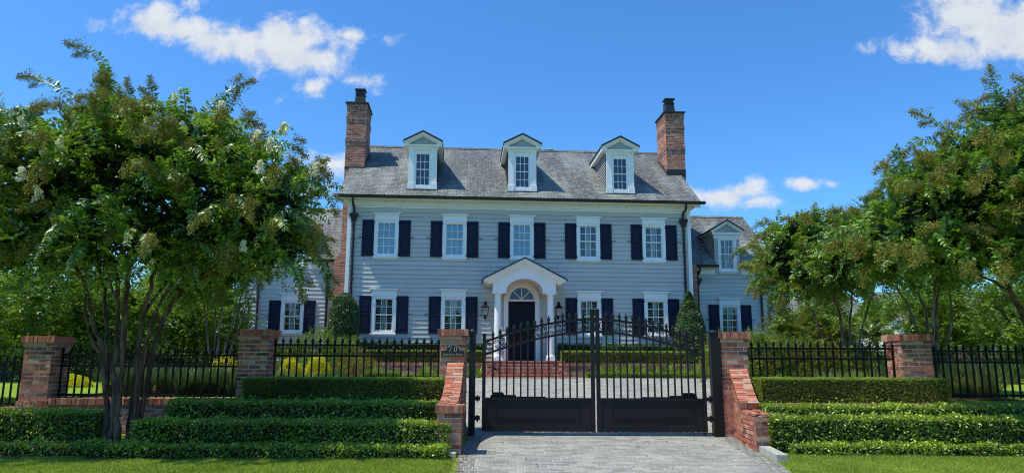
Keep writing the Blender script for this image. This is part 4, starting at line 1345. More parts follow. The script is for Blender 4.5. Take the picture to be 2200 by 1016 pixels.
# ---- terrace wall before the house
tw = empty('terrace_wall', house.location, YAW, 'long low brick terrace wall in front of the house, either side of the steps', 'brick wall')
m = MB()
for a, c2 in ((-7.75,-1.45),(1.45,8.5)):
    m.box(a, c2, -1.95, -1.725, 0.9, 1.515, 0)
    m.box(a-0.0, c2, -1.975, -1.70, 1.517, 1.62, 1)
for s in (-1, 1):
    a, c2 = sorted((s*1.225, s*1.448))
    m.box(a, c2, -2.75, -1.725, 0.9, 1.515, 0); a, c2 = sorted((s*1.20, s*1.449)); m.box(a, c2, -2.775, -1.725, 1.517, 1.618, 1)
m.build('wall_body', [M['brick_wall'], M['brick_soldier']], tw)

# ---- granite kerb stones beside the drive
for (x0, y0, x1, y1, lab) in ((3.89,11.24,3.86,10.74,'long granite curb stone against the foot of the swept wall without a pier'),(3.86,10.73,3.83,10.36,'short granite curb stone between the paved drive and the sunlit lawn')):
    k = MB()
    P = [(x0-0.10,y0,0.2),(x0+0.06,y0,0.2),(x1+0.06,y1,0.2),(x1-0.10,y1,0.2)]
    k.hexa(P + [(p[0],p[1],drive_z(p[1])+0.10) for p in P])
    o = k.build('curb_stone', M['granite']); tag(o, lab, 'curb stone')
k = MB(); k.box(-1.06, -0.80, 10.58, 10.80, 0.2, 0.325); tag(k.build('curb_stone', M['granite']), 'grey stone block at the foot of the small square pier below the plaque', 'curb stone')

# ================================================================== IRON FENCE
def picket_mesh(h, z_rails, spear=True):
    m = MB(); r = 0.013
    m.box(-r, r, -r, r, 0, h-0.135)
    prof = [(0.016,h-0.160),(0.016,h-0.150),(0.027,h-0.142),(0.027,h-0.128),(0.014,h-0.12),(0.031,h-0.086),(0.026,h-0.062),(0.009,h-0.02),(0.0,h)]
    m.lathe(prof, (0,0,0), 6)
    return m.mesh('picket', M['iron'])
def scroll_mesh(w, h, flip=False):
    """a C-scroll filling one bay between the two upper rails"""
    m = MB(); R = h*0.36; pts = []
    s = -1 if flip else 1
    for k in range(7):          # upper curl
        a = radians(200 - 60*k); r = 0.010 + 0.0035*k
        pts.append((s*(w*0.12 + r*cos(a)), 0, h*0.24 + r*sin(a)))
    for k in range(9):
        a = radians(70 + 220*k/8)
        pts.append((s*(R*0.80*cos(a)*1.0 - w*0.02), 0, R*1.18*sin(a)))
    for k in range(7):
        a = radians(200 - 60*(6-k)); r = 0.010 + 0.0035*(6-k)
        pts.append((s*(w*0.12 + r*cos(a)), 0, -h*0.24 - r*sin(a)))
    m.tube(pts, 0.0075, 4)
    return m.mesh('scroll', M['iron'])
def fence(x0, x1, zbot, z2, z1, label, tip=0.15, sp=0.137, y=13.27):
    root = empty('iron_fence_panel', ((x0+x1)/2, y, zbot), 0, label, 'fence', 'black iron fence panels')
    ox = (x0+x1)/2
    for zz, hh in ((zbot+0.02, 0.021), (z2, 0.019), (z1, 0.019)):
        m = MB(); m.box(x0-ox, x1-ox, -0.018, 0.018, zz-zbot-hh, zz-zbot+hh); m.build('rail', M['iron'], root)
    pm = picket_mesh(z1+tip-zbot+0.03, None); n = int((x1-x0)/sp)
    s0 = ((x1-x0) - n*sp)/2
    hm = z1-z2-0.032
    sa = scroll_mesh(sp, hm); sb = scroll_mesh(sp, hm, True)
    for k in range(n+1):
        x = x0-ox+s0+k*sp
        if abs(x-(x0-ox)) < 0.03 or abs(x-(x1-ox)) < 0.03: pass
        link_mesh('picket', pm, root, (x, 0, -0.03))
        if k < n: link_mesh('scroll', sa if k % 2 == 0 else sb, root, (x+sp/2, 0, (z1+z2)/2-zbot))
fence(-12.2, -8.83, 0.815, 1.385, 1.585, 'black iron fence panel set lower than the rest, beyond the wide-based pier', y=13.27)
fence(-8.28, -4.95, 0.985, 1.525, 1.722, 'black iron fence panel behind the big myrtle trunks, standing on a low brick wall')
fence(-4.39, -1.31, 1.0, 1.722, 1.915, 'black iron fence panel above the shaded boxwood hedge, ending at the plaque pier')
fence(4.29, 7.03, 1.0, 1.705, 1.893, 'black iron fence panel above the sunlit boxwood hedge, between two brick piers', tip=0.145)
fence(7.62, 12.5, 1.04, 1.656, 1.856, 'black iron fence panel with bottom rail in view, in front of fountain grasses and lawn', tip=0.14)

# ================================================================== GATE
def gate_post(x0, x1, label, rot=False):
    root = empty('gate_post', ((x0+x1)/2, 13.05, 0.3), 0, label, 'gate post', 'square black gate posts')
    h = (x1-x0)/2
    m = MB(); m.box(-h, h, -h, h, 0, 1.845); m.build('post', M['gate'], root)
    c = MB(); c.box(-h-0.012, h+0.012, -h-0.012, h+0.012, 1.847, 1.875)
    c.lathe([(h+0.008,1.875),(h*0.9,1.893),(h*0.5,1.908),(0,1.914)], (0,0,0), 12); c.build('post_cap', M['gate'], root)
    return root, h
for (a, b2, s, lab) in ((-0.765,-0.650,1,'slim square black gate post next to the plaque pier'),(3.60,3.755,-1,'thick square black gate post next to the sunlit gate pier')):
    root, h = gate_post(a, b2, lab)
    for z in (0.34, 0.68):
        m = MB()
        p, q = sorted((s*(h+0.001), s*(h+0.09)))
        m.box(p, q, -0.03, 0.03, z-0.035, z+0.035); p, q = sorted((s*(h+0.03), s*(h+0.06))); m.box(p, q, -0.042, -0.031, z-0.06, z+0.06)
        m.build('hinge_block', M['gate'], root)
def catmull(P, t):
    for (a, za), (b2, zb) in zip(P[:-1], P[1:]):
        if a <= t <= b2: return za + (zb-za)*(t-a)/(b2-a)
    return P[-1][1]
def arch_z(u):      # u 0 at hinge stile, 1 at meeting stile: smooth rise, flat at the centre
    return 1.965 + 0.435*(1-(1-u)**1.75)
def gate_leaf(x_h, x_m, label, s):
    """x_h hinge side, x_m meeting side"""
    zb, zp = 0.41, 0.995
    y = 13.05
    root = empty('gate_leaf', ((x_h+x_m)/2, y, zb), 0, label, 'gate', 'leaves of the black drive gate')
    ox = (x_h+x_m)/2
    L = abs(x_m-x_h); d = 1 if x_m > x_h else -1
    X = lambda u: x_h + d*L*u - ox
    def seg(mb, a, b2, y0, y1, z0, z1): lo, hi = sorted((a, b2)); mb.box(lo, hi, y0, y1, z0-zb, z1-zb)
    m = MB(); seg(m, X(0), X(0)+d*0.060, -0.03, 0.03, zb, 2.115); seg(m, X(0)-d*0.004, X(0)+d*0.064, -0.034, 0.034, 2.116, 2.130); m.build('hinge_stile', M['gate'], root)
    m = MB(); seg(m, X(1)-d*0.068, X(1), -0.034, 0.034, zb, 2.565); seg(m, X(1)-d*0.072, X(1)+d*0.004, -0.038, 0.038, 2.566, 2.582); m.build('meeting_stile', M['gate'], root)
    # panel with a moulded frame
    p = MB()
    a, b2 = X(0)+d*0.061, X(1)-d*0.069
    seg(p, a, b2, -0.016, 0.016, zb+0.051, zp-0.041)
    seg(p, a, b2, -0.030, 0.030, zb, zb+0.050); seg(p, a, b2, -0.034, 0.034, zp-0.040, zp)
    def frame(u0, u1, z0, z1, w, yo):
        seg(p, u0, u0+d*w, yo, -0.0165, z0, z1); seg(p, u1-d*w, u1, yo, -0.0165, z0, z1)
        seg(p, u0+d*w*1.01, u1-d*w*1.01, yo, -0.0165, z0, z0+w); seg(p, u0+d*w*1.01, u1-d*w*1.01, yo, -0.0165, z1-w, z1)
    frame(X(0)+d*0.235, X(1)-d*0.265, 0.615, 0.868, 0.014, -0.028)
    frame(X(0)+d*0.255, X(1)-d*0.285, 0.637, 0.846, 0.010, -0.022)
    seg(p, X(0)+d*0.27, X(1)-d*0.30, -0.020, -0.0163, 0.652, 0.831)
    p.build('panel', M['gate'], root)
    # curved rails
    for off in (0.0, -0.225):
        r = MB(); n = 28
        for k in range(n):
            u0 = 0.03 + 0.94*k/n; u1 = 0.03 + 0.94*(k+1)/n
            za, zc = arch_z(u0)+off-zb, arch_z(u1)+off-zb
            xa, xb = X(u0), X(u1)
            P = [(xa,-0.016,za-0.021),(xb,-0.016,zc-0.021),(xb,0.016,zc-0.021),(xa,0.016,za-0.021),(xa,-0.016,za+0.021),(xb,-0.016,zc+0.021),(xb,0.016,zc+0.021),(xa,0.016,za+0.021)]
            if d < 0: P = [P[1],P[0],P[3],P[2],P[5],P[4],P[7],P[6]]
            r.hexa(P)
        r.build('curved_rail', M['gate'], root)
    nb = 14
    sa, sb = scroll_mesh(0.135, 0.185), scroll_mesh(0.135, 0.185, True)
    u0, u1 = (0.06+0.128)/L, 1-(0.068+0.125)/L
    us = [u0 + (u1-u0)*k/(nb-1) for k in range(nb)]
    for k, u in enumerate(us):
        z = arch_z(u)
        m = MB(); rr = 0.014
        top = z+0.155
        m.box(-rr, rr, -rr, rr, zp-zb, top-0.13-zb)
        h = top-zb
        m.lathe([(0.017,h-0.150),(0.017,h-0.142),(0.029,h-0.135),(0.029,h-0.120),(0.015,h-0.112),(0.032,h-0.08),(0.026,h-0.058),(0.009,h-0.018),(0,h)], (0,0,0), 6)
        o = m.build('picket', M['gate'], root); o.location = (X(u), 0, 0)
    ends = [0.03] + us + [1-0.034]
    for k, (a, b2) in enumerate(zip(ends[:-1], ends[1:])):
        u = (a+b2)/2
        o = link_mesh('scroll', sa if k % 2 == 0 else sb, root, (X(u), 0, arch_z(u)-0.1125-zb))
        sl = d*(arch_z(u+0.01)-arch_z(u-0.01))/(0.02*L)
        o.rotation_euler = (0, -math.atan(sl)*0.8, 0)
    # operator motor and arm on the house side
    m = MB()
    q = lambda u: X(u)
    lo, hi = sorted((X(0)+d*0.14, X(0)+d*0.62))
    def loft(z0, z1, e0, e1, y0, y1):
        m.hexa([(lo+e0,y0,z0-zb),(hi-e0,y0,z0-zb),(hi-e0,y1,z0-zb),(lo+e0,y1,z0-zb),(lo+e1,y0,z1-zb),(hi-e1,y0,z1-zb),(hi-e1,y1,z1-zb),(lo+e1,y1,z1-zb)])
    loft(0.975, 1.035, 0.0, 0.01, 0.05, 0.20)
    lo, hi = sorted((X(0)+d*0.17, X(0)+d*0.40)); loft(1.036, 1.085, 0.0, 0.03, 0.06, 0.19)
    lo, hi = sorted((X(0)+d*0.62, X(0)+d*1.15)); loft(0.985, 1.012, 0, 0, 0.08, 0.13)
    m.build('gate_motor', M['gate'], root)
    if d < 0:
        m = MB(); m.lathe([(0.0,-0.04),(0.03,-0.04),(0.03,0.0)], (X(0)+d*0.05,0,-0.01), 10); m.build('floor_stop', M['gate'], root)
gate_leaf(-0.525, 1.502, 'leaf of the black iron drive gate hinged on the plaque side, before the front door', 1)
gate_leaf(3.497, 1.532, 'leaf of the black iron drive gate hinged beside the sunlit brick gate pier', -1)

# ---- address plaque
pl = empty('address_plaque', (-1.058, 12.985, 1.80), 0, 'black arched address plaque with gold rim reading 70 East Shore Drive', 'sign')
def plaque_outline(e):
    w, hl, hr = 0.218-e, -0.093+e, 0.030-e
    rr = 0.128 - e
    pts = [(-w,hl),(w,hl),(w,hr)]
    pts += [(rr*1.02, hr)]
    n = 14
    z0 = hr
    for k in range(n+1):
        a = pi*k/n
        pts.append((rr*cos(a), z0 + (rr*0.72+0.012)*sin(a)**0.9 if 0 < k < n else z0))
    pts += [(-w,hr)]
    out = []
    for p in pts:
        if not out or hypot(p[0]-out[-1][0], p[1]-out[-1][1]) > 1e-4: out.append(p)
    return out
m = MB(); m.prism(plaque_outline(0.0), 'y', -0.004, 0.02); m.build('rim', M['gilt'], pl)
m = MB(); m.prism(plaque_outline(0.009), 'y', -0.010, -0.0045); m.build('plate', M['plaque'], pl)
def text_mesh(txt, size, name, cx, z, y, xscale=1.0):
    cu = bpy.data.curves.new(name, 'FONT'); cu.body = txt; cu.size = size; cu.align_x = 'CENTER'; cu.extrude = 0.0015
    o = bpy.data.objects.new(name, cu); COL.objects.link(o)
    dg = bpy.context.evaluated_depsgraph_get()
    me = bpy.data.meshes.new_from_object(o.evaluated_get(dg))
    bpy.data.objects.remove(o); bpy.data.curves.remove(cu)
    me.materials.clear(); me.materials.append(M['gilt'])
    me.transform(Matrix(((xscale,0,0,cx),(0,0,-1,y),(0,1,0,z),(0,0,0,1))))
    me.name = name
    return link_mesh(name, me, pl)
# numerals drawn with thick and thin strokes
m = MB()
def stroke(P): m.prism([(p[0], p[1]) for p in P], 'y', -0.0135, -0.0105)
def seven(x, z, h):
    w = h*0.60
    stroke([(x,z+h*0.80),(x+w*0.07,z+h*0.80),(x+w*0.12,z+h*0.88),(x+w,z+h*0.88),(x+w,z+h),(x,z+h)])
    stroke([(x+w*0.22,z),(x+w*0.45,z),(x+w,z+h*0.88),(x+w*0.86,z+h*0.88)])
def zero(x, z, h):
    w = h*0.60; n = 24
    for k in range(n):
        a, b2 = 2*pi*k/n, 2*pi*(k+1)/n
        o = lambda t: (x+w/2+w/2*cos(t), z+h/2+h/2*sin(t)); i = lambda t: (x+w/2+w*0.26*cos(t), z+h/2+h*0.44*sin(t))
        stroke([i(a), o(a), o(b2), i(b2)])
seven(-0.082, 0.0, 0.098); zero(0.018, 0.0, 0.098)
m.build('numerals', M['gilt'], pl)
text_mesh('East Shore Drive', 0.058, 'lettering', 0.0, -0.066, -0.0125, 0.88)
# ================================================================== FOLIAGE TOOLS (every leaf is a small folded blade)
def unit(a): return a/np.maximum(np.linalg.norm(a, axis=-1, keepdims=True), 1e-9)
def rand_dirs(n):
    return unit(RNG.normal(size=(n, 3)))
def leaf_arrays(pos, dirs, nrm, ln, wd, fold=0.18, droop=0.12):
    """four-point leaves: base, left, right, tip"""
    side = unit(np.cross(dirs, nrm)); nn = np.cross(side, dirs)
    ln = ln[:, None]; wd = wd[:, None]
    mid = pos + dirs*ln*0.48
    L = mid - side*wd*0.5 + nn*wd*fold; R = mid + side*wd*0.5 + nn*wd*fold
    T = pos + dirs*ln - nn*ln*droop
    n = len(pos)
    V = np.stack([pos, L, T, R], 1).reshape(-1, 3)
    b = np.arange(n)[:, None]*4
    F = np.concatenate([b+np.array([[0,2,1]]), b+np.array([[0,3,2]])], 1).reshape(-1, 3)
    return V, F
class Leaves:
    def __init__(s): s.V = []; s.F = []; s.M = []; s.n = 0
    def add(s, V, F, mat=0):
        s.V.append(V); s.F.append(F+s.n); s.n += len(V); s.M.append(np.full(len(F), mat))
    def build(s, name, mats, parent=None):
        me = np_mesh(name, np.concatenate(s.V), np.concatenate(s.F), mats, np.concatenate(s.M))
        return link_mesh(name, me, parent)
def sprays(lv, P, D, L, pairs, leaf, ratio=0.46, droop=0.25, mat=0, spread=62, stem_mat=None, stem_r=0.004):
    """twigs with opposite leaf pairs"""
    n = len(P); 
    up = np.array([0,0,1.0])
    S = unit(np.cross(D, up[None]) + 1e-4); U = np.cross(S, D)
    roll = RNG.normal(0, 0.5, n)[:, None]
    S, U = S*np.cos(roll)+U*np.sin(roll), U*np.cos(roll)-S*np.sin(roll)
    t = np.linspace(0.08, 1.0, pairs)[None, :, None]
    g = np.array([0,0,-1.0])[None, None]
    LL = L[:, None, None]
    pos = P[:, None] + D[:, None]*LL*t + g*LL*droop*t*t
    tan = unit(D[:, None] + g*2*droop*t)
    a = radians(spread)
    out = []
    for sgn in (-1, 1):
        aa = a + RNG.normal(0, 0.22, (n, pairs, 1))
        dirs = sgn*S[:, None]*np.sin(aa) + tan*np.cos(aa) + U[:, None]*RNG.normal(0.05, 0.25, (n, pairs, 1))
        nrm = U[:, None] + RNG.normal(0, 0.35, (n, pairs, 3))
        size = leaf*(0.75+0.4*RNG.random((n, pairs)))*(1.0-0.45*t[..., 0]**3)
        V, F = leaf_arrays(pos.reshape(-1, 3), unit(dirs).reshape(-1, 3), unit(nrm).reshape(-1, 3), size.ravel(), size.ravel()*ratio)
        lv.add(V, F, mat)
    V, F = leaf_arrays(pos[:, -1], tan[:, -1], U, np.full(n, leaf*0.7), np.full(n, leaf*0.7*ratio)); lv.add(V, F, mat)
    if stem_mat is not None:
        tip = pos[:, -1]
        w = S*stem_r
        Vs = np.stack([P-w, P+w, tip], 1).reshape(-1, 3); Fs = np.arange(n*3).reshape(-1, 3)
        lv.add(Vs, Fs, stem_mat)
def vnoise(p, seed=0):
    """cheap smooth 3-D noise, about -1..1"""
    r = np.random.default_rng(seed); out = 0
    for k in range(6):
        w = r.normal(size=3); ph = r.random()*6.28
        out = out + np.sin(p @ w*(1+0.35*k) + ph)
    return out/3.0
def in_blobs(p, blobs):
    best = np.full(len(p), -9.0)
    for c, r in blobs:
        q = np.linalg.norm((p-np.array(c))/np.array(r), axis=1)
        best = np.maximum(best, 1-q)
    return best            # >0 inside
def sample_blobs(blobs, n):
    vol = np.array([r[0]*r[1]*r[2] for _, r in blobs])**0.75; pr = vol/vol.sum()
    k = RNG.choice(len(blobs), n, p=pr)
    d = rand_dirs(n); rad = RNG.random(n)**(1/3.2)
    C = np.array([b[0] for b in blobs])[k]; R = np.array([b[1] for b in blobs])[k]
    return C + d*rad[:, None]*R, d, k
def crown(lv, blobs, nclump, per, twig, pairs, leaf, mats=(0,), gap=0.15, seed=1, droop=0.25, up=0.35, csize=0.28, ratio=0.46, inner=0.5, stem_mat=None):
    """clumps of twigs through a crown made of ellipsoids, with noise-cut gaps"""
    P, d, k = sample_blobs(blobs, nclump)
    depth = in_blobs(P, blobs)
    keep = (vnoise(P*2.1, seed) > -1.0+gap*2) & ((depth < inner) | (RNG.random(nclump) < 0.45))
    P, d, depth = P[keep], d[keep], depth[keep]
    n = len(P)
    Q = np.repeat(P, per, 0) + RNG.normal(0, csize*0.35, (n*per, 3))
    out = np.repeat(d, per, 0)
    D = unit(out*0.8 + rand_dirs(n*per)*0.75 + np.array([0,0,up]))
    L = twig*(0.6+0.7*RNG.random(n*per))
    m = RNG.choice(len(mats), n)
    m = np.repeat(m, per)
    for q, mt in enumerate(mats):
        s = m == q
        if s.any(): sprays(lv, Q[s], D[s], L[s], pairs, leaf, ratio, droop, mt, stem_mat=stem_mat)
    return P, d, depth
def shoot(lv, pts, leaf, mat=0, gap=0.046, stem_mat=1):
    """a long arching shoot through three points, leaf pairs all along"""
    A, B, C = (np.array(p, float) for p in pts)
    n = int(np.linalg.norm(B-A)/gap + np.linalg.norm(C-B)/gap)
    t = np.linspace(0, 1, n)[:, None]
    ctrl = 2*B - 0.5*(A+C)
    pos = (1-t)**2*A + 2*t*(1-t)*ctrl + t*t*C
    tan = unit(np.gradient(pos, axis=0))
    S = unit(np.cross(tan, np.array([0.2,-0.9,0.4]))); U = np.cross(S, tan)
    for sgn in (-1, 1):
        aa = radians(66)+RNG.normal(0, 0.15, (n, 1))
        dirs = unit(sgn*S*np.sin(aa)+tan*np.cos(aa)+np.array([0,0,-0.35])+RNG.normal(0, 0.18, (n, 3)))
        nrm = unit(U+np.array([0,-0.2,0.5])+RNG.normal(0, 0.3, (n, 3)))
        size = leaf*(0.85+0.35*RNG.random(n))*(1-0.4*t[:, 0]**4)
        V, F = leaf_arrays(pos, dirs, nrm, size, size*0.46); lv.add(V, F, mat)
    w = S*0.006
    idx = np.arange(n-1)
    Vs = np.stack([pos[:-1]-w[:-1], pos[:-1]+w[:-1], pos[1:]+w[1:]*0.9, pos[:-1]-w[:-1], pos[1:]+w[1:]*0.9, pos[1:]-w[1:]*0.9], 1).reshape(-1, 3)
    lv.add(Vs, np.arange(len(Vs)).reshape(-1, 3), stem_mat)
    return C, tan[-1]
def curve_pts(pts, k=6):
    """catmull-rom through points"""
    P = [Vector(p) for p in pts]; P = [P[0]*2-P[1]] + P + [P[-1]*2-P[-2]]
    out = []
    for i in range(1, len(P)-2):
        for j in range(k):
            t = j/k
            out.append(0.5*((2*P[i]) + (P[i+1]-P[i-1])*t + (2*P[i-1]-5*P[i]+4*P[i+1]-P[i+2])*t*t + (3*P[i]-P[i-1]-3*P[i+1]+P[i+2])*t**3))
    out.append(P[-2])
    return out
def stems_mesh(stems, seg=8, wob=0.012):
    """stems: (points, r0, r1)"""
    m = MB()
    for pts, r0, r1 in stems:
        c = curve_pts(pts, 5)
        n = len(c)
        c = [p + Vector((random.gauss(0, wob), random.gauss(0, wob), 0))*min(1, i/3) for i, p in enumerate(c)]
        rad = [(r0 + (r1-r0)*(i/(n-1))**0.85)*random.uniform(0.93, 1.07) for i in range(n)]
        m.tube(c, rad, seg)
    return m
def ico(r, c):
    t = np.array([[1,0,0],[-1,0,0],[0,1,0],[0,-1,0],[0,0,1],[0,0,-1]], float)*r + c
    f = np.array([[0,2,4],[2,1,4],[1,3,4],[3,0,4],[2,0,5],[1,2,5],[3,1,5],[0,3,5]])
    return t, f
def seed_panicle(seed, n=170, h=0.28, w=0.16, r=0.0095):
    rg = np.random.default_rng(seed); lv = Leaves()
    for k in range(n):
        t = rg.random(); a = rg.random()*6.28; rr = w*(1-t*0.75)*sqrt(rg.random())
        c = np.array([rr*cos(a), rr*sin(a), t*h+rg.normal(0, 0.01)])
        V, F = ico(r*(0.7+0.6*rg.random()), c); lv.add(V, F)
        if True:
            b = np.array([0, 0, t*h*0.7]); s = np.array([0.0022, 0.0022, 0])
            lv.add(np.array([b-s, b+s, c]), np.array([[0,1,2]]))
    return np_mesh('seed_cluster', np.concatenate(lv.V), np.concatenate(lv.F), M['seed'])
def flower_panicle(seed, n=90, h=0.20, w=0.075):
    rg = np.random.default_rng(seed)
    t = rg.random(n); a = rg.random(n)*6.28; rr = w*(1-t*0.7)*np.sqrt(rg.random(n))
    P = np.stack([rr*np.cos(a), rr*np.sin(a), t*h], 1)
    d = unit(P*np.array([1,1,0.3])+rg.normal(0, 0.05, (n, 3))+np.array([0,0,0.02]))
    s = 0.045*(0.7+0.6*rg.random(n))
    V, F = leaf_arrays(P, d, unit(rg.normal(size=(n, 3))), s, s*1.0, 0.3, 0.3)
    return np_mesh('flower_panicle', V, F, M['flower'])
SEEDS = [seed_panicle(i) for i in range(3)]; FLOWERS = [flower_panicle(i) for i in range(3)]
def put_panicle(me, name, root, p, d, scale=1.0):
    o = link_mesh(name, me, root, tuple(np.array(p) - np.array(root.location)))
    v = Vector(d); o.rotation_euler = v.to_track_quat('Z', 'Y').to_euler(); o.rotation_euler.rotate_axis('Z', random.random()*6)
    o.scale = (scale*random.uniform(0.85, 1.2),)*3
    return o
def finish(lv, name, mats, root):
    o = lv.build(name, mats, root)
    o.data.transform(Matrix.Translation(-Vector(root.location)))
    return o
def myrtle(base, stems, blobs, label, nclump=520, per=7, twig=0.30, pairs=9, leaf=0.070, shoots=(), nseed=40, nflower=8, bark='bark',
           mats=('myrtle','myrtle_gold'), seed=1, gap=0.12, mix=(0,0,1), auto=60, flowers=()):
    root = empty('crepe_myrtle', base, 0, label, 'tree', 'crepe myrtles in the garden')
    tr = stems_mesh([(p, a*0.72, b2) for p, a, b2 in stems])
    o = tr.build('trunk', M[bark], root, smooth=True); o.data.transform(Matrix.Translation(-Vector(base)))
    lv = Leaves()
    P, d, depth = crown(lv, blobs, nclump, per, twig, pairs, leaf, mix, gap, seed, stem_mat=2, inner=0.34)
    # leaves deep inside the crown, with shade put into their dark colour
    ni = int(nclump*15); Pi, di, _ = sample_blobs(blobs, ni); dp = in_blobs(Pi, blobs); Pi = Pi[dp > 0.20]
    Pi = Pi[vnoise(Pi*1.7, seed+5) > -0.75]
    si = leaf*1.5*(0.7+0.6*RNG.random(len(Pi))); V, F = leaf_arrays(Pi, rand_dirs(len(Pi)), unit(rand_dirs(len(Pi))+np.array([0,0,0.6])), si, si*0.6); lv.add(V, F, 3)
    tips = [shoot(lv, s, leaf*1.05, 0, stem_mat=2) for s in shoots]
    edge = np.where((depth < 0.22) & (d[:, 1] < 0.45) & (d[:, 2] > -0.7))[0]
    RNG.shuffle(edge)
    for i in edge[:auto]:
        o = unit((d[i]+rand_dirs(1)[0]*0.35)[None])[0]; ln = RNG.uniform(0.40, 0.75)
        a = P[i]-o*0.15; bq = P[i]+o*ln*0.45+np.array([0,0,0.16*ln]); cq = P[i]+o*ln+np.array([0,0,-0.18*ln])
        e = shoot(lv, (a, bq, cq), leaf*1.05, mix[i % len(mix)], stem_mat=2)
        if i % 2: tips.append(e)
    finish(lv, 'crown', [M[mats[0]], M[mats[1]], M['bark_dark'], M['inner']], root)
    out = np.where((depth < 0.16) & (d[:, 2] > -0.55) & (d[:, 1] < 0.55))[0]
    RNG.shuffle(out)
    for i in out[:nseed]:
        put_panicle(random.choice(SEEDS), 'seed_cluster', root, P[i]+d[i]*0.16, (d[i][0], d[i][1], d[i][2]+0.4), 1.0)
    fl_i = [i for i in out[nseed:] if d[i][2] > 0.1][:nflower]
    for i in fl_i:
        put_panicle(random.choice(FLOWERS), 'flower_panicle', root, P[i]+d[i]*0.34, (d[i][0]*0.5, d[i][1]*0.5, 1), 0.9)
    for p in flowers:
        put_panicle(random.choice(FLOWERS), 'flower_panicle', root, p, (0.1, -0.2, 1), 0.85)
    for c, t in tips:
        put_panicle(random.choice(SEEDS), 'seed_cluster', root, c-t*0.10, t, 1.0)
        s2 = np.cross(t, [0,1,0]); put_panicle(random.choice(SEEDS), 'seed_cluster', root, c-t*0.22+s2*0.05, t+s2*0.7, 0.8)
    return root

# ================================================================== BIG MYRTLE AT LEFT
Y = 11.3
b0 = (-6.02, Y, 0.30)
ST = [
 ([(-6.24,Y,0.30),(-6.24,Y-.02,0.75),(-6.40,Y-.05,1.72),(-6.58,Y-.1,2.25),(-6.72,Y-.15,2.75),(-7.05,Y-.3,3.5),(-7.5,Y-.4,4.3)], 0.070, 0.018),
 ([(-6.30,Y+.14,0.30),(-6.33,Y+.14,0.75),(-6.50,Y+.2,2.15),(-6.72,Y+.3,2.9),(-7.15,Y+.5,3.8),(-7.6,Y+.8,4.7)], 0.065, 0.015),
 ([(-6.10,Y-.08,0.30),(-6.12,Y-.06,0.75),(-6.22,Y,2.0),(-6.34,Y+.05,2.9),(-6.64,Y+.1,3.7),(-6.85,Y+.1,5.0)], 0.075, 0.018),
 ([(-5.98,Y-.16,0.30),(-6.0,Y-.15,0.75),(-6.05,Y-.12,2.0),(-6.06,Y-.15,2.9),(-6.0,Y-.2,3.7),(-5.95,Y-.3,5.2)], 0.080, 0.02),
 ([(-5.93,Y+.12,0.30),(-5.92,Y+.1,0.75),(-5.86,Y,2.0),(-5.72,Y-.1,2.75),(-5.5,Y-.2,3.5),(-5.2,Y-.3,4.9)], 0.075, 0.018),
 ([(-5.82,Y+.16,0.30),(-5.81,Y+.16,0.75),(-5.62,Y+.15,2.15),(-5.32,Y+.2,2.75),(-4.7,Y+.25,3.25),(-3.9,Y+.3,3.7)], 0.080, 0.018),
 ([(-5.80,Y-.12,0.30),(-5.78,Y-.12,0.8),(-5.66,Y-.2,1.75),(-5.44,Y-.35,2.4),(-5.05,Y-.5,3.0),(-4.5,Y-.7,3.9)], 0.070, 0.016),
 ([(-6.36,Y-.05,1.65),(-6.56,Y-.1,1.95),(-6.66,Y-.2,2.5),(-6.62,Y-.3,3.1),(-6.4,Y-.5,3.9)], 0.035, 0.012),
 ([(-5.80,Y,2.4),(-5.62,Y+.2,2.9),(-5.6,Y+.4,3.5),(-5.3,Y+.7,4.4)], 0.035, 0.012),
 ([(-6.05,Y-.12,2.2),(-6.2,Y-.3,2.7),(-6.3,Y-.45,3.2)], 0.03, 0.012),
 ([(-5.3,Y+.2,2.76),(-4.9,Y+.05,2.95),(-4.3,Y-.1,3.0),(-3.6,Y-.1,3.1)], 0.03, 0.01),
]
BL = [((-6.1,Y,4.45),(1.7,1.6,1.15)), ((-7.4,Y,4.25),(1.05,1.3,1.1)), ((-4.75,Y,4.15),(1.25,1.4,1.05)), ((-4.0,Y-.1,3.8),(0.75,1.0,0.8)),
      ((-6.5,Y+.1,5.25),(1.15,1.1,0.62)), ((-5.0,Y,4.95),(0.95,0.9,0.5)), ((-8.2,Y,4.5),(0.9,1.0,0.9)), ((-6.2,Y-.5,3.45),(1.7,0.9,0.40)), ((-3.8,Y,3.5),(0.5,0.65,0.4)), ((-7.6,Y-.3,3.35),(0.9,0.8,0.4))]
W = Y-0.2
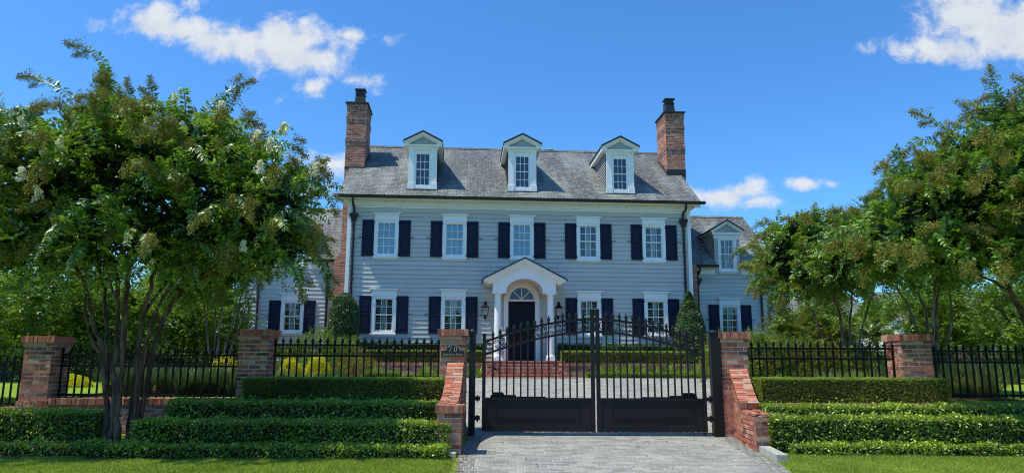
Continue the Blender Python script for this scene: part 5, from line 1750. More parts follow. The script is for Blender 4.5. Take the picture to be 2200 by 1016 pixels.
SHO = [((-6.86,W,5.45),(-6.74,W,6.35),(-7.28,W,6.78)), ((-6.95,W,5.55),(-7.5,W,6.05),(-8.0,W,6.22)), ((-5.2,W,5.15),(-4.95,W,5.75),(-4.40,W,6.12)),
       ((-5.05,W+.3,4.95),(-4.85,W+.2,5.4),(-4.62,W+.1,5.9)),
       ((-5.75,W,5.45),(-5.90,W,5.85),(-5.97,W,6.10)), ((-3.75,W,4.25),(-3.25,W,4.45),(-2.85,W,4.02)), ((-3.75,W,3.5),(-3.15,W,3.30),(-2.86,W,2.72)),
       ((-4.2,W,4.9),(-3.75,W,5.08),(-3.45,W,4.98)), ((-6.3,W,5.6),(-6.52,W,6.0),(-6.72,W,6.22)), ((-4.65,W,5.2),(-4.38,W,5.42),(-4.22,W,5.45)),
       ((-3.9,W-.3,3.9),(-3.3,W-.4,3.85),(-3.05,W-.4,3.4)), ((-6.0,W,5.4),(-6.25,W,5.8),(-6.35,W,6.05)), ((-3.9,W-.4,3.3),(-3.4,W-.5,3.1),(-3.15,W-.5,2.65)),
       ((-7.6,W,5.0),(-8.1,W,5.5),(-8.5,W,5.55)), ((-5.4,W-.5,4.2),(-5.1,W-.9,4.4),(-4.8,W-1.1,4.05)), ((-6.4,W-.5,4.3),(-6.6,W-1.0,4.5),(-6.8,W-1.3,4.1))]
FL = [(-6.45,Y-1.55,4.55),(-6.70,Y-1.5,4.50),(-5.55,Y-1.0,5.05),(-5.42,Y-1.0,5.0),(-7.05,Y-1.4,4.15),(-6.05,Y-1.1,5.25),(-5.0,Y-1.0,5.0),(-7.9,Y-.9,5.0),(-4.6,Y-.6,5.45),(-3.95,Y-1.0,3.2)]
myrtle(b0, ST, BL, 'large dark crepe myrtle with many bare stems rising from the stepped hedges', 600, 7, 0.36, 8, 0.108,
       SHO, 44, 12, seed=3, gap=0.03, mix=(0,0,0,1), flowers=FL, auto=130)

# lighter tree cut by the left edge
root = empty('lime_green_tree', (-8.3, 10.3, 0.3), 0, 'yellow-green fine-leaved tree beside the large dark crepe myrtle, cut off by the photo edge', 'tree')
tr = stems_mesh([([(-8.6,10.3,0.3),(-8.6,10.3,1.8),(-8.5,10.3,3.0),(-8.2,10.2,4.4)],0.07,0.02), ([(-8.6,10.3,1.8),(-8.9,10.3,3.0),(-9.2,10.3,4.3)],0.05,0.02)])
o = tr.build('trunk', M['bark_dark'], root, smooth=True); o.data.transform(Matrix.Translation(-Vector(root.location)))
lv = Leaves()
crown(lv, [((-8.15,10.2,4.35),(0.95,0.8,1.15)), ((-9.4,10.3,4.6),(1.5,1.3,1.3)), ((-10.4,10.5,4.3),(1.3,1.3,1.1)), ((-7.75,10.2,3.85),(0.6,0.6,0.55))], 560, 8, 0.24, 9, 0.058, (0,), 0.15, 9, 0.15, 0.5, 0.2, 0.30, stem_mat=1)
finish(lv, 'crown', [M['lime'], M['bark_dark']], root)

# ================================================================== MYRTLES AT RIGHT
Y = 12.0
ST = [([(9.25,Y,0.35),(9.0,Y,1.2),(8.62,Y,2.33),(8.2,Y-.1,3.25),(7.6,Y-.2,3.85),(6.9,Y-.2,4.4)],0.085,0.018),
      ([(9.3,Y+.1,0.35),(9.25,Y+.1,1.4),(9.0,Y+.1,2.7),(8.75,Y,3.9),(8.6,Y,5.2)],0.075,0.018),
      ([(8.66,Y,2.2),(8.35,Y-.2,2.75),(7.75,Y-.3,3.1),(7.2,Y-.4,3.5)],0.04,0.012),
      ([(9.4,Y,0.35),(9.6,Y,1.6),(9.7,Y,3.0),(9.9,Y,4.5)],0.075,0.02), ([(8.9,Y,3.2),(8.5,Y+.3,3.7),(8.1,Y+.5,4.6)],0.035,0.012)]
BL = [((8.5,Y,4.35),(1.5,1.5,1.05)), ((7.35,Y,4.25),(1.0,1.15,0.85)), ((9.4,Y,4.7),(1.5,1.4,1.3)), ((8.35,Y,5.15),(0.95,0.9,0.5)), ((6.75,Y-.1,3.85),(0.75,0.85,0.55)), ((7.6,Y-.4,3.5),(1.2,0.8,0.4)), ((9.2,Y,5.6),(0.8,0.8,0.5))]
W = Y-0.2
SHO = [((8.36,W,5.6),(8.43,W,6.15),(8.42,W,6.62)), ((7.85,W,5.35),(7.5,W,5.68),(7.12,W,5.88)), ((8.99,W,6.0),(9.07,W,6.33),(8.97,W,6.5)), ((7.2,W,5.05),(6.72,W,4.95),(6.30,W,4.58)),
       ((6.9,W,4.35),(6.2,W,4.2),(5.72,W,3.62)), ((7.5,W,5.35),(7.05,W,5.42),(6.78,W,5.18)), ((6.8,W-.2,3.9),(6.3,W-.4,3.8),(6.0,W-.4,3.4)), ((7.9,W-.6,4.7),(7.5,W-1.0,4.8),(7.2,W-1.2,4.4)), ((8.6,W,5.5),(8.75,W,6.0),(8.8,W,6.2)), ((8.0,W-.2,5.3),(7.9,W-.2,5.8),(7.75,W-.2,6.0)),((8.9,W-.8,4.6),(8.8,W-1.2,4.6),(8.6,W-1.4,4.2))]
myrtle((9.3,Y,0.35), ST, BL, 'large crepe myrtle full of olive seed heads with a reddish leaning trunk', 500, 7, 0.36, 8, 0.108, SHO, 60, 14, seed=5, gap=0.05, mix=(0,1,0), auto=130)
Y = 15.2
ST = [([(8.95,Y,1.0),(8.85,Y,2.0),(8.78,Y,2.95),(8.25,Y,3.7),(7.7,Y,4.2)],0.06,0.014), ([(9.0,Y,1.0),(9.0,Y,2.0),(9.1,Y,3.0),(9.5,Y,3.8),(9.9,Y,4.3)],0.06,0.014),
      ([(8.9,Y+.1,1.0),(8.7,Y+.1,2.2),(8.4,Y+.1,3.1),(8.0,Y+.1,3.6)],0.055,0.014), ([(9.05,Y-.1,1.0),(9.2,Y-.1,2.0),(9.35,Y-.1,2.9),(9.4,Y,4.0)],0.055,0.014), ([(8.97,Y,1.0),(8.9,Y-.1,2.3),(9.0,Y-.2,3.5),(9.05,Y-.2,4.4)],0.05,0.014)]
BL = [((8.8,Y,4.2),(1.5,1.3,0.85)), ((7.7,Y,4.0),(0.9,1.0,0.6)), ((9.9,Y,4.3),(1.1,1.1,0.8)), ((8.9,Y,4.8),(0.9,0.9,0.5))]
myrtle((9.0,Y,1.0), ST, BL, 'crepe myrtle with fanned stems rising behind the reddish brick pier', 360, 7, 0.36, 8, 0.11, (), 40, 5, 'bark_pale', seed=8, gap=0.14, mix=(0,0,1))
Y = 18.0
ST = [([(8.4,Y,1.05),(8.35,Y,2.0),(8.2,Y,3.2),(7.75,Y,3.95),(7.3,Y,4.4)],0.065,0.014), ([(8.5,Y,1.05),(8.5,Y,2.2),(8.65,Y,3.6),(8.7,Y,4.6)],0.06,0.014), ([(8.55,Y,1.05),(8.75,Y,2.2),(9.1,Y,3.3),(9.3,Y,4.1)],0.055,0.014),
      ([(8.35,Y,1.05),(7.9,Y,2.0),(7.6,Y,2.9),(7.1,Y,3.4),(6.6,Y,3.7)],0.055,0.014), ([(8.45,Y-.1,1.05),(8.3,Y-.1,2.4),(8.1,Y-.2,3.4),(8.0,Y-.2,4.6)],0.05,0.014)]
BL = [((8.1,Y,4.3),(1.3,1.2,0.85)), ((7.3,Y,4.35),(0.85,1.0,0.8)), ((6.95,Y-.1,3.8),(0.6,0.7,0.6)), ((9.0,Y,4.3),(0.9,1.0,0.8)), ((7.5,Y,4.9),(0.7,0.7,0.4))]
W = Y-.3
SHO = [((7.6,W,4.9),(7.3,W,5.2),(7.0,W,5.25)), ((6.8,W,4.7),(6.5,W,4.9),(6.2,W,4.75)), ((6.7,W,3.9),(6.35,W,3.75),(6.1,W,3.35)), ((6.8,W,3.5),(6.5,W,3.2),(6.4,W,2.8))]
myrtle((8.45,Y,1.05), ST, BL, 'golden-green crepe myrtle that overlaps the wing with the visible wall dormer', 380, 7, 0.36, 8, 0.115, SHO, 46, 14, 'bark_pale', seed=13, gap=0.12, mix=(1,1,0))
# ---- myrtle in the left mid distance
Y = 18.0
ST = [([(-7.3,Y,1.05),(-7.15,Y,2.0),(-6.95,Y,2.9),(-6.75,Y,3.6)],0.055,0.012), ([(-7.35,Y,1.05),(-7.35,Y,2.2),(-7.3,Y,3.2),(-7.3,Y,4.0)],0.055,0.012), ([(-7.4,Y,1.05),(-7.6,Y,2.1),(-7.85,Y,3.2),(-8.3,Y,3.9)],0.055,0.012),
      ([(-7.25,Y-.1,1.05),(-6.9,Y-.1,2.2),(-6.7,Y-.1,2.9),(-6.5,Y-.1,3.5)],0.05,0.012), ([(-7.38,Y+.1,1.05),(-7.5,Y+.1,2.3),(-7.55,Y+.1,3.4)],0.05,0.012)]
BL = [((-7.5,Y,4.05),(0.9,0.9,0.7)), ((-8.3,Y,3.9),(0.9,0.9,0.7))]
myrtle((-7.3,Y,1.05), ST, BL, 'small crepe myrtle with pale bare stems seen above the fence by the shaded pier', 190, 7, 0.36, 8, 0.11, (), 20, 6, 'bark_pale', seed=21, gap=0.15, mix=(0,0,1))

# ================================================================== HEDGES
def surface_leaves(lv, x0, x1, y0, y1, z0, z1, n, leaf, ratio, mat=0, rough=0.035, round_=0.05, faces='ftlr', lump=0.03, wild=0.0):
    areas = {'f': (x1-x0)*(z1-z0), 't': (x1-x0)*(y1-y0), 'l': (y1-y0)*(z1-z0), 'r': (y1-y0)*(z1-z0), 'b': (x1-x0)*(z1-z0)}
    tot = sum(areas[k] for k in faces)
    nm = {'f': (0,-1,0.25), 't': (0,-0.1,1), 'l': (-1,0,0.25), 'r': (1,0,0.25), 'b': (0,1,0.25)}
    for k in faces:
        c = int(n*areas[k]/tot); u, v = RNG.random(c), RNG.random(c)
        if k in 'fb': P = np.stack([x0+u*(x1-x0), np.full(c, y0 if k == 'f' else y1), z0+v*(z1-z0)], 1)
        elif k == 't': P = np.stack([x0+u*(x1-x0), y0+v*(y1-y0), np.full(c, z1)], 1)
        else: P = np.stack([np.full(c, x0 if k == 'l' else x1), y0+u*(y1-y0), z0+v*(z1-z0)], 1)
        nn = np.array(nm[k], float)
        d = RNG.exponential(rough, c)
        P = P - nn/np.linalg.norm(nn)*d[:, None]
        P = P + nn*(vnoise(P*np.array([3.1,4,5]), 4)*lump)[:, None]
        # round the upper edges
        e = np.clip((P[:, 2]-(z1-round_))/round_, 0, 1); fr = np.clip(((y0+round_)-P[:, 1])/round_, 0, 1)
        P[:, 2] -= e*fr*round_*0.35
        if wild:
            w = RNG.random(c) < 0.10
            P[w] += nn*RNG.exponential(wild, (w.sum(), 1))
        D = unit(nn*0.55 + np.array([0,0,0.25]) + rand_dirs(c)*0.95)
        N2 = unit(nn*0.8 + np.array([0,0,0.5]) + rand_dirs(c)*0.7)
        s = leaf*(0.65+0.7*RNG.random(c))
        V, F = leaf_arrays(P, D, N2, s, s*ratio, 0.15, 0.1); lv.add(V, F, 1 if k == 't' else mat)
def hedge(name, x0, x1, y0, y1, z0, z1, dens, leaf, ratio, mat, label, faces='ftlr', rough=0.03, round_=0.06, lump=0.025, wild=0.02, group='stepped clipped hedges', rz=None):
    cx, cy = (x0+x1)/2, (y0+y1)/2
    root = empty(name, (cx, cy, z0), 0, label, 'hedge', group)
    if rz is not None: root.location = rz[0]; root.rotation_euler = (0, 0, rz[1])
    X0, X1, Y0, Y1, H = x0-cx, x1-cx, y0-cy, y1-cy, z1-z0
    lv = Leaves()
    a = (x1-x0)*(H+(y1-y0)) + 2*(y1-y0)*H
    surface_leaves(lv, X0, X1, Y0, Y1, 0, H, int(a*dens), leaf, ratio, 0, rough, round_, faces, lump, wild)
    lv.build('foliage', [M[mat], M['lit_top' if mat in ('jasmine', 'boxwood') else mat]], root)  # second slot: top leaves, brightness of the lit top put into the colour
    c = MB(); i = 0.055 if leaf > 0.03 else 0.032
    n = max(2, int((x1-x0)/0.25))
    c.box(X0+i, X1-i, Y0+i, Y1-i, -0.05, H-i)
    c.build('dark_core', M['hedge_core'], root)  # solid dark core, added inside the hedge to block light
    return root
J = dict(leaf=0.043, ratio=0.58, mat='jasmine', dens=3100, rough=0.026, wild=0.028, lump=0.022)
hedge('hedge', 4.22, 12.5, 10.95, 11.22, 0.27, 0.425, label='lowest sunlit clipped hedge, a narrow strip along the lawn by the granite curb', **J)
hedge('hedge', 3.97, 12.5, 11.25, 11.72, 0.30, 0.80, label='tallest sunlit leafy hedge tier, meeting the swept wall that has no pier', **J)
hedge('hedge', 4.12, 12.5, 11.75, 12.14, 0.55, 0.945, label='uppermost sunlit leafy hedge tier, just below the thin salmon brick edge', **J)
hedge('hedge', -5.75, -0.93, 10.42, 10.72, 0.24, 0.43, label='lowest clipped hedge along the lawn, ending at the stone block by the drive', **J)
hedge('hedge', -5.60, -0.90, 10.80, 11.25, 0.28, 0.735, label='middle leafy hedge tier overlapping the small square brick pier', **J)
hedge('hedge', -5.50, -1.19, 11.62, 12.10, 0.5, 0.975, label='third leafy hedge tier up from the lawn, half in shade below the shaded boxwood hedge', **J)
hedge('hedge', -13, -5.85, 10.60, 10.92, 0.26, 0.42, label='narrow low hedge along the dappled lawn, below the broad leafy hedge and myrtle trunk', **J)
hedge('hedge', -13, -6.42, 11.35, 11.95, 0.30, 0.82, label='broad leafy hedge in front of the wide-based brick pier', **J)
B = dict(leaf=0.021, ratio=0.62, mat='boxwood', dens=10500, rough=0.018, wild=0.006, lump=0.008, round_=0.03)
hedge('hedge', 4.28, 7.52, 12.43, 12.93, 0.93, 1.368, label='sunlit boxwood hedge clipped into a box on top of the low salmon-edged wall', **B)
hedge('hedge', -4.62, -1.19, 12.43, 12.95, 0.93, 1.335, label='shaded boxwood hedge clipped into a box, beside the wall below the plaque', **B)
HG = 'hedges on the house terrace'
def terr(x0, x1, y0, y1):
    c = Vector(((x0+x1)/2, (y0+y1)/2, 0)); c.rotate(house.rotation_euler); return (house.location + c + Vector((0,0,1.57)), YAW)
for (x0, x1, s, lab, lab2) in ((-7.4,-1.52,'left','flat clipped hedge on the terrace wall, on the dark cone shrub side of the steps','darker rear hedge against the house wall beside the dark cone shrub'),
                        (1.36,8.2,'right','flat clipped hedge on the terrace wall, on the sunlit cone shrub side of the steps','darker rear hedge against the house wall beside the sunlit cone shrub')):
    hedge('hedge', x0, x1, -1.62, -0.98, 1.57, 2.055, 5200, 0.032, 0.6, 'boxwood', lab, rough=0.02, lump=0.01, wild=0.006, group=HG, rz=terr(x0, x1, -1.62, -0.98))
    hedge('hedge', x0+0.06, x1, -0.85, -0.35, 1.57, 2.30, 2600, 0.055, 0.55, 'holly', lab2, rough=0.04, lump=0.03, wild=0.05, group=HG, rz=terr(x0, x1, -0.85, -0.35))

# ---- clipped conical hollies beside the house
def topiary(lx, ly, h, r, label, kn=0.62):
    c = Vector((lx, ly, 0)); c.rotate(house.rotation_euler)
    root = empty('clipped_cone_shrub', house.location+c+Vector((0,0,1.57)), 0, label, 'shrub', 'clipped cone shrubs at the house corners')
    n = 15000
    t = RNG.random(n)**0.8; a = RNG.random(n)*6.283
    prof = lambda t: np.where(t < kn, 1.0-0.10*t/kn-0.08*np.clip((0.2-t)/0.2, 0, 1), 0.90*np.clip(1-((t-kn)/(1-kn))**(2.0 if kn > 0.5 else 1.7), 0, 1)**(0.5 if kn > 0.5 else 0.85))
    R = r*prof(t)
    P = np.stack([R*np.cos(a), R*np.sin(a), t*h], 1)
    nn = unit(np.stack([np.cos(a), np.sin(a), 0.25+1.2*np.clip((t-0.6)/0.4, 0, 1)], 1))
    P = P - nn*RNG.exponential(0.035, n)[:, None] + nn*(vnoise(P*5, 3)*0.03)[:, None]
    D = unit(nn*0.6+np.array([0,0,0.15])+rand_dirs(n)*0.9); N2 = unit(nn+rand_dirs(n)*0.6)
    s = 0.062*(0.7+0.6*RNG.random(n))
    lv = Leaves(); V, F = leaf_arrays(P, D, N2, s, s*0.5); lv.add(V, F)
    lv.build('foliage', M['holly'], root)
    m = MB(); m.lathe([(r*0.80,0.0),(r*0.90,h*0.2),(r*0.74,h*0.5),(r*0.42,h*0.75),(r*0.16,h*0.9),(0,h*0.93)], (0,0,0), 14)
    m.build('dark_core', M['hedge_core'], root)  # solid dark core, added to keep light from passing through the shrub
    return root
topiary(-6.70, -1.1, 2.56, 0.60, 'dark clipped cone shrub by the house corner nearest the small pale-stemmed myrtle')
topiary(6.38, -1.1, 2.74, 0.64, 'sunlit clipped cone shrub seen through the gate leaf by the thick post', 0.36)

# ================================================================== BORDER PLANTS
def blades(n, r, h, w, lean=0.5, seed=0, bend=0.5, spread=1.0):
    """arching strap leaves from a tuft, as 3-segment ribbons"""
    a = RNG.random(n)*6.283; ln = h*(0.6+0.5*RNG.random(n)); le = lean*RNG.random(n)**0.7
    base = np.stack([np.cos(a)*r*RNG.random(n), np.sin(a)*r*RNG.random(n), np.zeros(n)], 1)
    out = np.stack([np.cos(a), np.sin(a), np.zeros(n)], 1)
    side = np.stack([-np.sin(a), np.cos(a), np.zeros(n)], 1)
    rings = []
    for t, ww in ((0, 0.8), (0.35, 1.0), (0.7, 0.8), (1.0, 0.04)):
        horiz = le*t + bend*le*t*t
        c = base + out*(horiz*ln*spread)[:, None] + np.array([0,0,1.0])*(ln*(t - 0.55*bend*le*t*t))[:, None]
        rings.append((c - side*w*ww*0.5, c + side*w*ww*0.5))
    V = np.stack([p for rg in rings for p in rg], 1).reshape(-1, 3)
    b = np.arange(n)[:, None]*8
    q = []
    for k in range(3):
        q += [b+np.array([[2*k, 2*k+1, 2*k+3]]), b+np.array([[2*k, 2*k+3, 2*k+2]])]
    F = np.concatenate(q, 1).reshape(-1, 3)
    return V, F
def tuft(name, x, y, h, r, n, w, mat, label, cat, group=None, lean=0.6, bend=0.7, z=None, plumes=0):
    root = empty(name, (x, y, (ground_z(x, y) if z is None else z)), 0, label, cat, group)
    lv = Leaves(); V, F = blades(n, r, h, w, lean, bend=bend); lv.add(V, F, 0)
    lv.build('blades', M[mat], root)
    if plumes:
        lv = Leaves()
        for k in range(plumes):
            a = random.random()*6.28; le = random.uniform(0.25, 0.7); hh = h*random.uniform(0.85, 1.25)
            p0 = np.array([0,0,0.1]); p1 = np.array([cos(a)*le*hh*0.7, sin(a)*le*hh*0.7, hh*0.9])
            d = unit((p1-p0)[None])[0]
            t = RNG.random(60)[:, None]
            P = p1 + d*(t-0.5)*0.22; D = unit(d*0.7+rand_dirs(60)*0.8)
            s = 0.04*np.ones(60); V, F = leaf_arrays(P, D, rand_dirs(60), s, s*0.16); lv.add(V, F)
            w2 = np.array([0.003,0.003,0]); lv.add(np.array([p0-w2, p0+w2, p1]), np.array([[0,1,2]]))
        lv.build('plumes', M['plume'], root)
    return root
def shrub(name, x, y, blobs, label, mat, nclump=90, per=6, twig=0.22, pairs=6, leaf=0.06, cat='shrub', group=None, z=None, stems=True, ratio=0.46, up=0.5, gap=0.1, mats2=None, core=0.0):
    zz = ground_z(x, y) if z is None else z
    root = empty(name, (x, y, zz), 0, label, cat, group)
    lv = Leaves()
    bl = [((c[0], c[1], c[2]), r) for c, r in blobs]
    crown(lv, bl, nclump, per, twig, pairs, leaf, (0,) if not mats2 else (0, 2), gap, random.randint(0, 999), 0.15, up, 0.2, ratio, stem_mat=1)
    lv.build('foliage', [M[mat], M['bark_dark']] + ([M[mats2]] if mats2 else []), root)
    if stems:
        st = [([(random.uniform(-.06,.06), random.uniform(-.06,.06), -0.05), (c[0]*0.4, c[1]*0.4, c[2]*0.5), (c[0], c[1], c[2])], 0.022, 0.008) for c, r in bl for _ in range(2)]
        m = stems_mesh(st, 5); m.build('stems', M['bark_dark'], root)
    return root
G1 = 'dark strappy grass clumps behind the left fence'
gx = [(-7.75,15.0),(-7.25,14.3),(-6.75,14.55),(-6.25,14.6),(-5.75,14.5),(-5.3,14.6),(-6.8,15.2),(-5.0,14.4),(-8.0,14.6),(-7.55,14.3),(-7.0,14.7),(-6.5,14.3),(-6.0,14.75),(-5.5,14.35),(-5.15,14.8),(-7.3,15.3),(-6.3,15.4),(-5.6,15.5)]
for i, (x, y) in enumerate(gx):
    tuft('strappy_plant', x, y, random.uniform(0.55, 0.72), 0.16, 230, 0.013, 'blue_grass' if i % 3 else 'blue_grass', 'dark blue-green grass clump behind the fence panel with the myrtle trunks', 'grass clump', G1)
G2 = 'grass clumps behind the long left hedge'
for (x, y) in ((-4.55,14.6),(-4.1,14.4),(-3.75,14.9),(-4.9,15.2)):
    tuft('strappy_plant', x, y, 0.5, 0.16, 200, 0.013, 'blue_grass', 'grey-green grass clump behind the fence under the yellow flower mounds', 'grass clump', G2)
def mound(x, y, r, h, label, mat='yellow', z=None, group=None, cat='flower mound'):
    root = empty('flower_mound', (x, y, ground_z(x, y) if z is None else z), 0, label, cat, group)
    n = int(4200*r/0.3); d = rand_dirs(n); d[:, 2] = np.abs(d[:, 2])
    P = d*np.array([r, r, h])*(1+0.06*RNG.normal(size=(n, 1)))
    s = 0.024*(0.7+0.6*RNG.random(n)); D = unit(d+rand_dirs(n)*0.7)
    V, F = leaf_arrays(P, D, unit(d+rand_dirs(n)*0.5), s, s*0.8); lv = Leaves(); lv.add(V, F); lv.build('blossom', M[mat], root)
    n = 900; d = rand_dirs(n); d[:, 2] = np.abs(d[:, 2]); P = d*np.array([r, r, h])*0.85
    s = np.full(n, 0.05); V, F = leaf_arrays(P, unit(d+rand_dirs(n)*0.6), d, s, s*0.5); lv = Leaves(); lv.add(V, F); lv.build('leaves', M['lime'], root)
mound(-5.02, 16.4, 0.28, 0.64, 'yellow flower mound showing between the shaded pier and a larger yellow mound')
mound(-4.45, 16.6, 0.31, 0.70, 'larger bright yellow flower mound behind the fence above the shaded boxwood hedge')
mound(-6.45, 16.3, 0.36, 0.68, 'yellow flower mound behind the fence scrolls on the myrtle side of the shaded pier')
mound(-6.95, 17.2, 0.30, 0.45, 'partly hidden yellow flower mound behind the dark grass clumps')
mound(-10.3, 16.8, 0.5, 0.26, 'wide low yellow shrub on the lawn beside the wide-based brick pier', cat='shrub')
for i, (x, y, hh, lab) in enumerate(((-6.0,21.8,1.35,'tall light green shrub in front of the wing window partly hidden by the myrtle'),(-5.4,22.6,1.25,'light green shrub touching the dark cone shrub'),(-6.9,22.4,1.1,'leafy light green shrub directly behind the shaded brick pier'),(-4.9,20.5,0.8,'rounded green shrub in front of the dark cone shrub'))):
    shrub('leafy_shrub', x, y, [((0,0,hh*0.55),(0.55,0.5,hh*0.5)),((0.25,0,hh*0.4),(0.5,0.45,hh*0.42)),((-.25,0,hh*0.4),(0.5,0.45,hh*0.4))], lab, 'bg_leaf_light', 110, 6, 0.30, 8, 0.07, ratio=0.34, up=0.9)
shrub('rust_leaved_maple', -4.15, 19.0, [((0,0,0.55),(0.42,0.4,0.32)),((-0.3,0,0.40),(0.3,0.3,0.25)),((0.3,0,0.4),(0.3,0.3,0.22))], 'small rust and green leaved shrub before the terrace wall', 'rust_leaf', 70, 5, 0.2, 7, 0.045, ratio=0.3, up=0.2)
LG = 'bright green lilies in front of the terrace wall'
def house_pt(lx, ly):
    c = Vector((lx, ly, 0)); c.rotate(house.rotation_euler); p = house.location + c; return p.x, p.y
for lx in (-7.0,-6.5,-6.0,-5.4,-3.6,-3.1,-2.4,-2.1,-1.75):
    x, y = house_pt(lx, -2.5 + random.uniform(-.1,.1)); tuft('lily_clump', x, y, random.uniform(0.5,0.68), 0.12, 60, 0.03, 'lily', 'bright green lily clump by the terrace wall on the plaque side of the steps', 'lily', LG+' left', 0.45, 0.5, z=1.05)
for lx in (2.5,3.05,3.55,4.1,4.6,5.1,5.6,6.1,6.6,7.1):
    x, y = house_pt(lx, -2.35 + random.uniform(-.1,.1)); tuft('lily_clump', x, y, random.uniform(0.48,0.62), 0.12, 60, 0.03, 'lily', 'bright green lily clump above the low edging hedge, seen through the gate', 'lily', LG+' right', 0.5, 0.5, z=1.10)
def lochedge(x0, x1, y0, y1, z0, z1, label, mat, dens=3500, leaf=0.04):
    c = Vector(((x0+x1)/2, (y0+y1)/2, 0)); c.rotate(house.rotation_euler)
    hedge('hedge', x0, x1, y0, y1, z0, z1, dens, leaf, 0.5, mat, label, rough=0.03, lump=0.04, wild=0.04, group='low edging hedges along the forecourt', rz=(house.location+c+Vector((0,0,z0)), YAW))
lochedge(2.05, 8.6, -2.95, -2.55, 1.08, 1.30, 'low bright green edging hedge below the lilies, seen through the gate', 'lime')
lochedge(-4.3, -1.75, -2.9, -2.55, 1.05, 1.22, 'low green edging plants by the terrace wall on the plaque side of the steps', 'bg_leaf_light')
lochedge(-5.6, -4.4, -3.6, -2.9, 1.05, 1.30, 'soft mid-green groundcover mound before the terrace wall', 'lime')
# right-hand border
GS = 'golden-green shrubs behind the right fence'
for i, (x, y, w, hh) in enumerate(((4.75,15.4,0.55,1.0),(5.4,15.8,0.6,1.12),(6.1,15.6,0.6,1.0),(6.7,16.2,0.55,1.1),(5.0,16.6,0.6,1.25),(5.8,16.9,0.6,1.25),(6.6,17.2,0.6,1.2),(7.4,16.6,0.5,0.85))):
    shrub('golden_shrub', x, y, [((0,0,hh*0.5),(w,w*0.8,hh*0.5))], 'golden-green leafy shrub behind the fence next to the sunlit gate pier', 'gold_shrub', 120, 6, 0.24, 7, 0.055, group=GS, up=0.2, mats2='bg_leaf_light')
for (x, y) in ((6.6,15.0),(7.1,15.3),(7.55,15.1),(6.3,14.6)):
    tuft('strappy_plant', x, y, 0.6, 0.14, 200, 0.012, 'pale_grass', 'pale green grass clump behind the fence above the sunlit boxwood hedge', 'grass clump', 'pale grass clumps behind the right fence')
mound(7.55, 15.9, 0.32, 0.42, 'yellow-green round shrub just before the reddish brick pier', 'lime', cat='shrub')
for (x, y, s) in ((8.75,14.5,1.0),(9.15,14.3,1.0),(9.55,14.6,0.9)):
    tuft('plumed_plant', x, y, 0.85*s, 0.18, 330, 0.009, 'pale_grass', 'feathery grass clump with tan plumes behind the fence beyond the reddish pier', 'grass clump', 'fountain grasses behind the far right fence', 0.9, 0.9, plumes=16)
for (x, y) in ((10.6,20),(11.4,20.3),(12.2,20.1),(13.0,20.4),(13.9,20.2)):
    tuft('strappy_plant', x, y, 0.75, 0.25, 260, 0.014, 'blue_grass', 'green grass clump along the far edge of the lawn beyond the plumed grasses', 'grass clump', 'grass clumps beyond the right lawn')

# ================================================================== BACKGROUND TREES
def bgtree(x, y, blobs, label, mat='bg_leaf', nclump=150, leaf=0.12, per=7, twig=0.45, mats2=None, group='background trees'):
    zz = ground_z(x, y)
    root = empty('garden_tree', (x, y, zz), 0, label, 'tree', group)
    lv = Leaves()
    crown(lv, blobs, nclump, per, twig, 6, leaf, (0,) if not mats2 else (0, 2), 0.12, random.randint(0, 999), 0.2, 0.35, 0.35, 0.5, stem_mat=1)
    lv.build('crown', [M[mat], M['bark_dark']] + ([M[mats2]] if mats2 else []), root)
    st = []
    for k in range(4):
        c, r = random.choice(blobs)
        st.append(([(random.uniform(-.1,.1), random.uniform(-.1,.1), -0.1), (c[0]*0.3+random.uniform(-.15,.15), c[1]*0.3, c[2]*0.5), (c[0]+random.uniform(-.4,.4)*r[0], c[1], c[2]+0.3)], 0.08, 0.02))
    stems_mesh(st, 6).build('trunk', M['bark_dark'], root)
    return root
def two(rx, rz, zc): return [((0,0,zc),(rx,rx*0.8,rz)), ((rx*0.5,0,zc*0.8),(rx*0.7,rx*0.6,rz*0.7)), ((-rx*0.5,0,zc*0.78),(rx*0.7,rx*0.6,rz*0.7)), ((0.1,0,zc*0.45),(rx*0.85,rx*0.6,zc*0.4))]
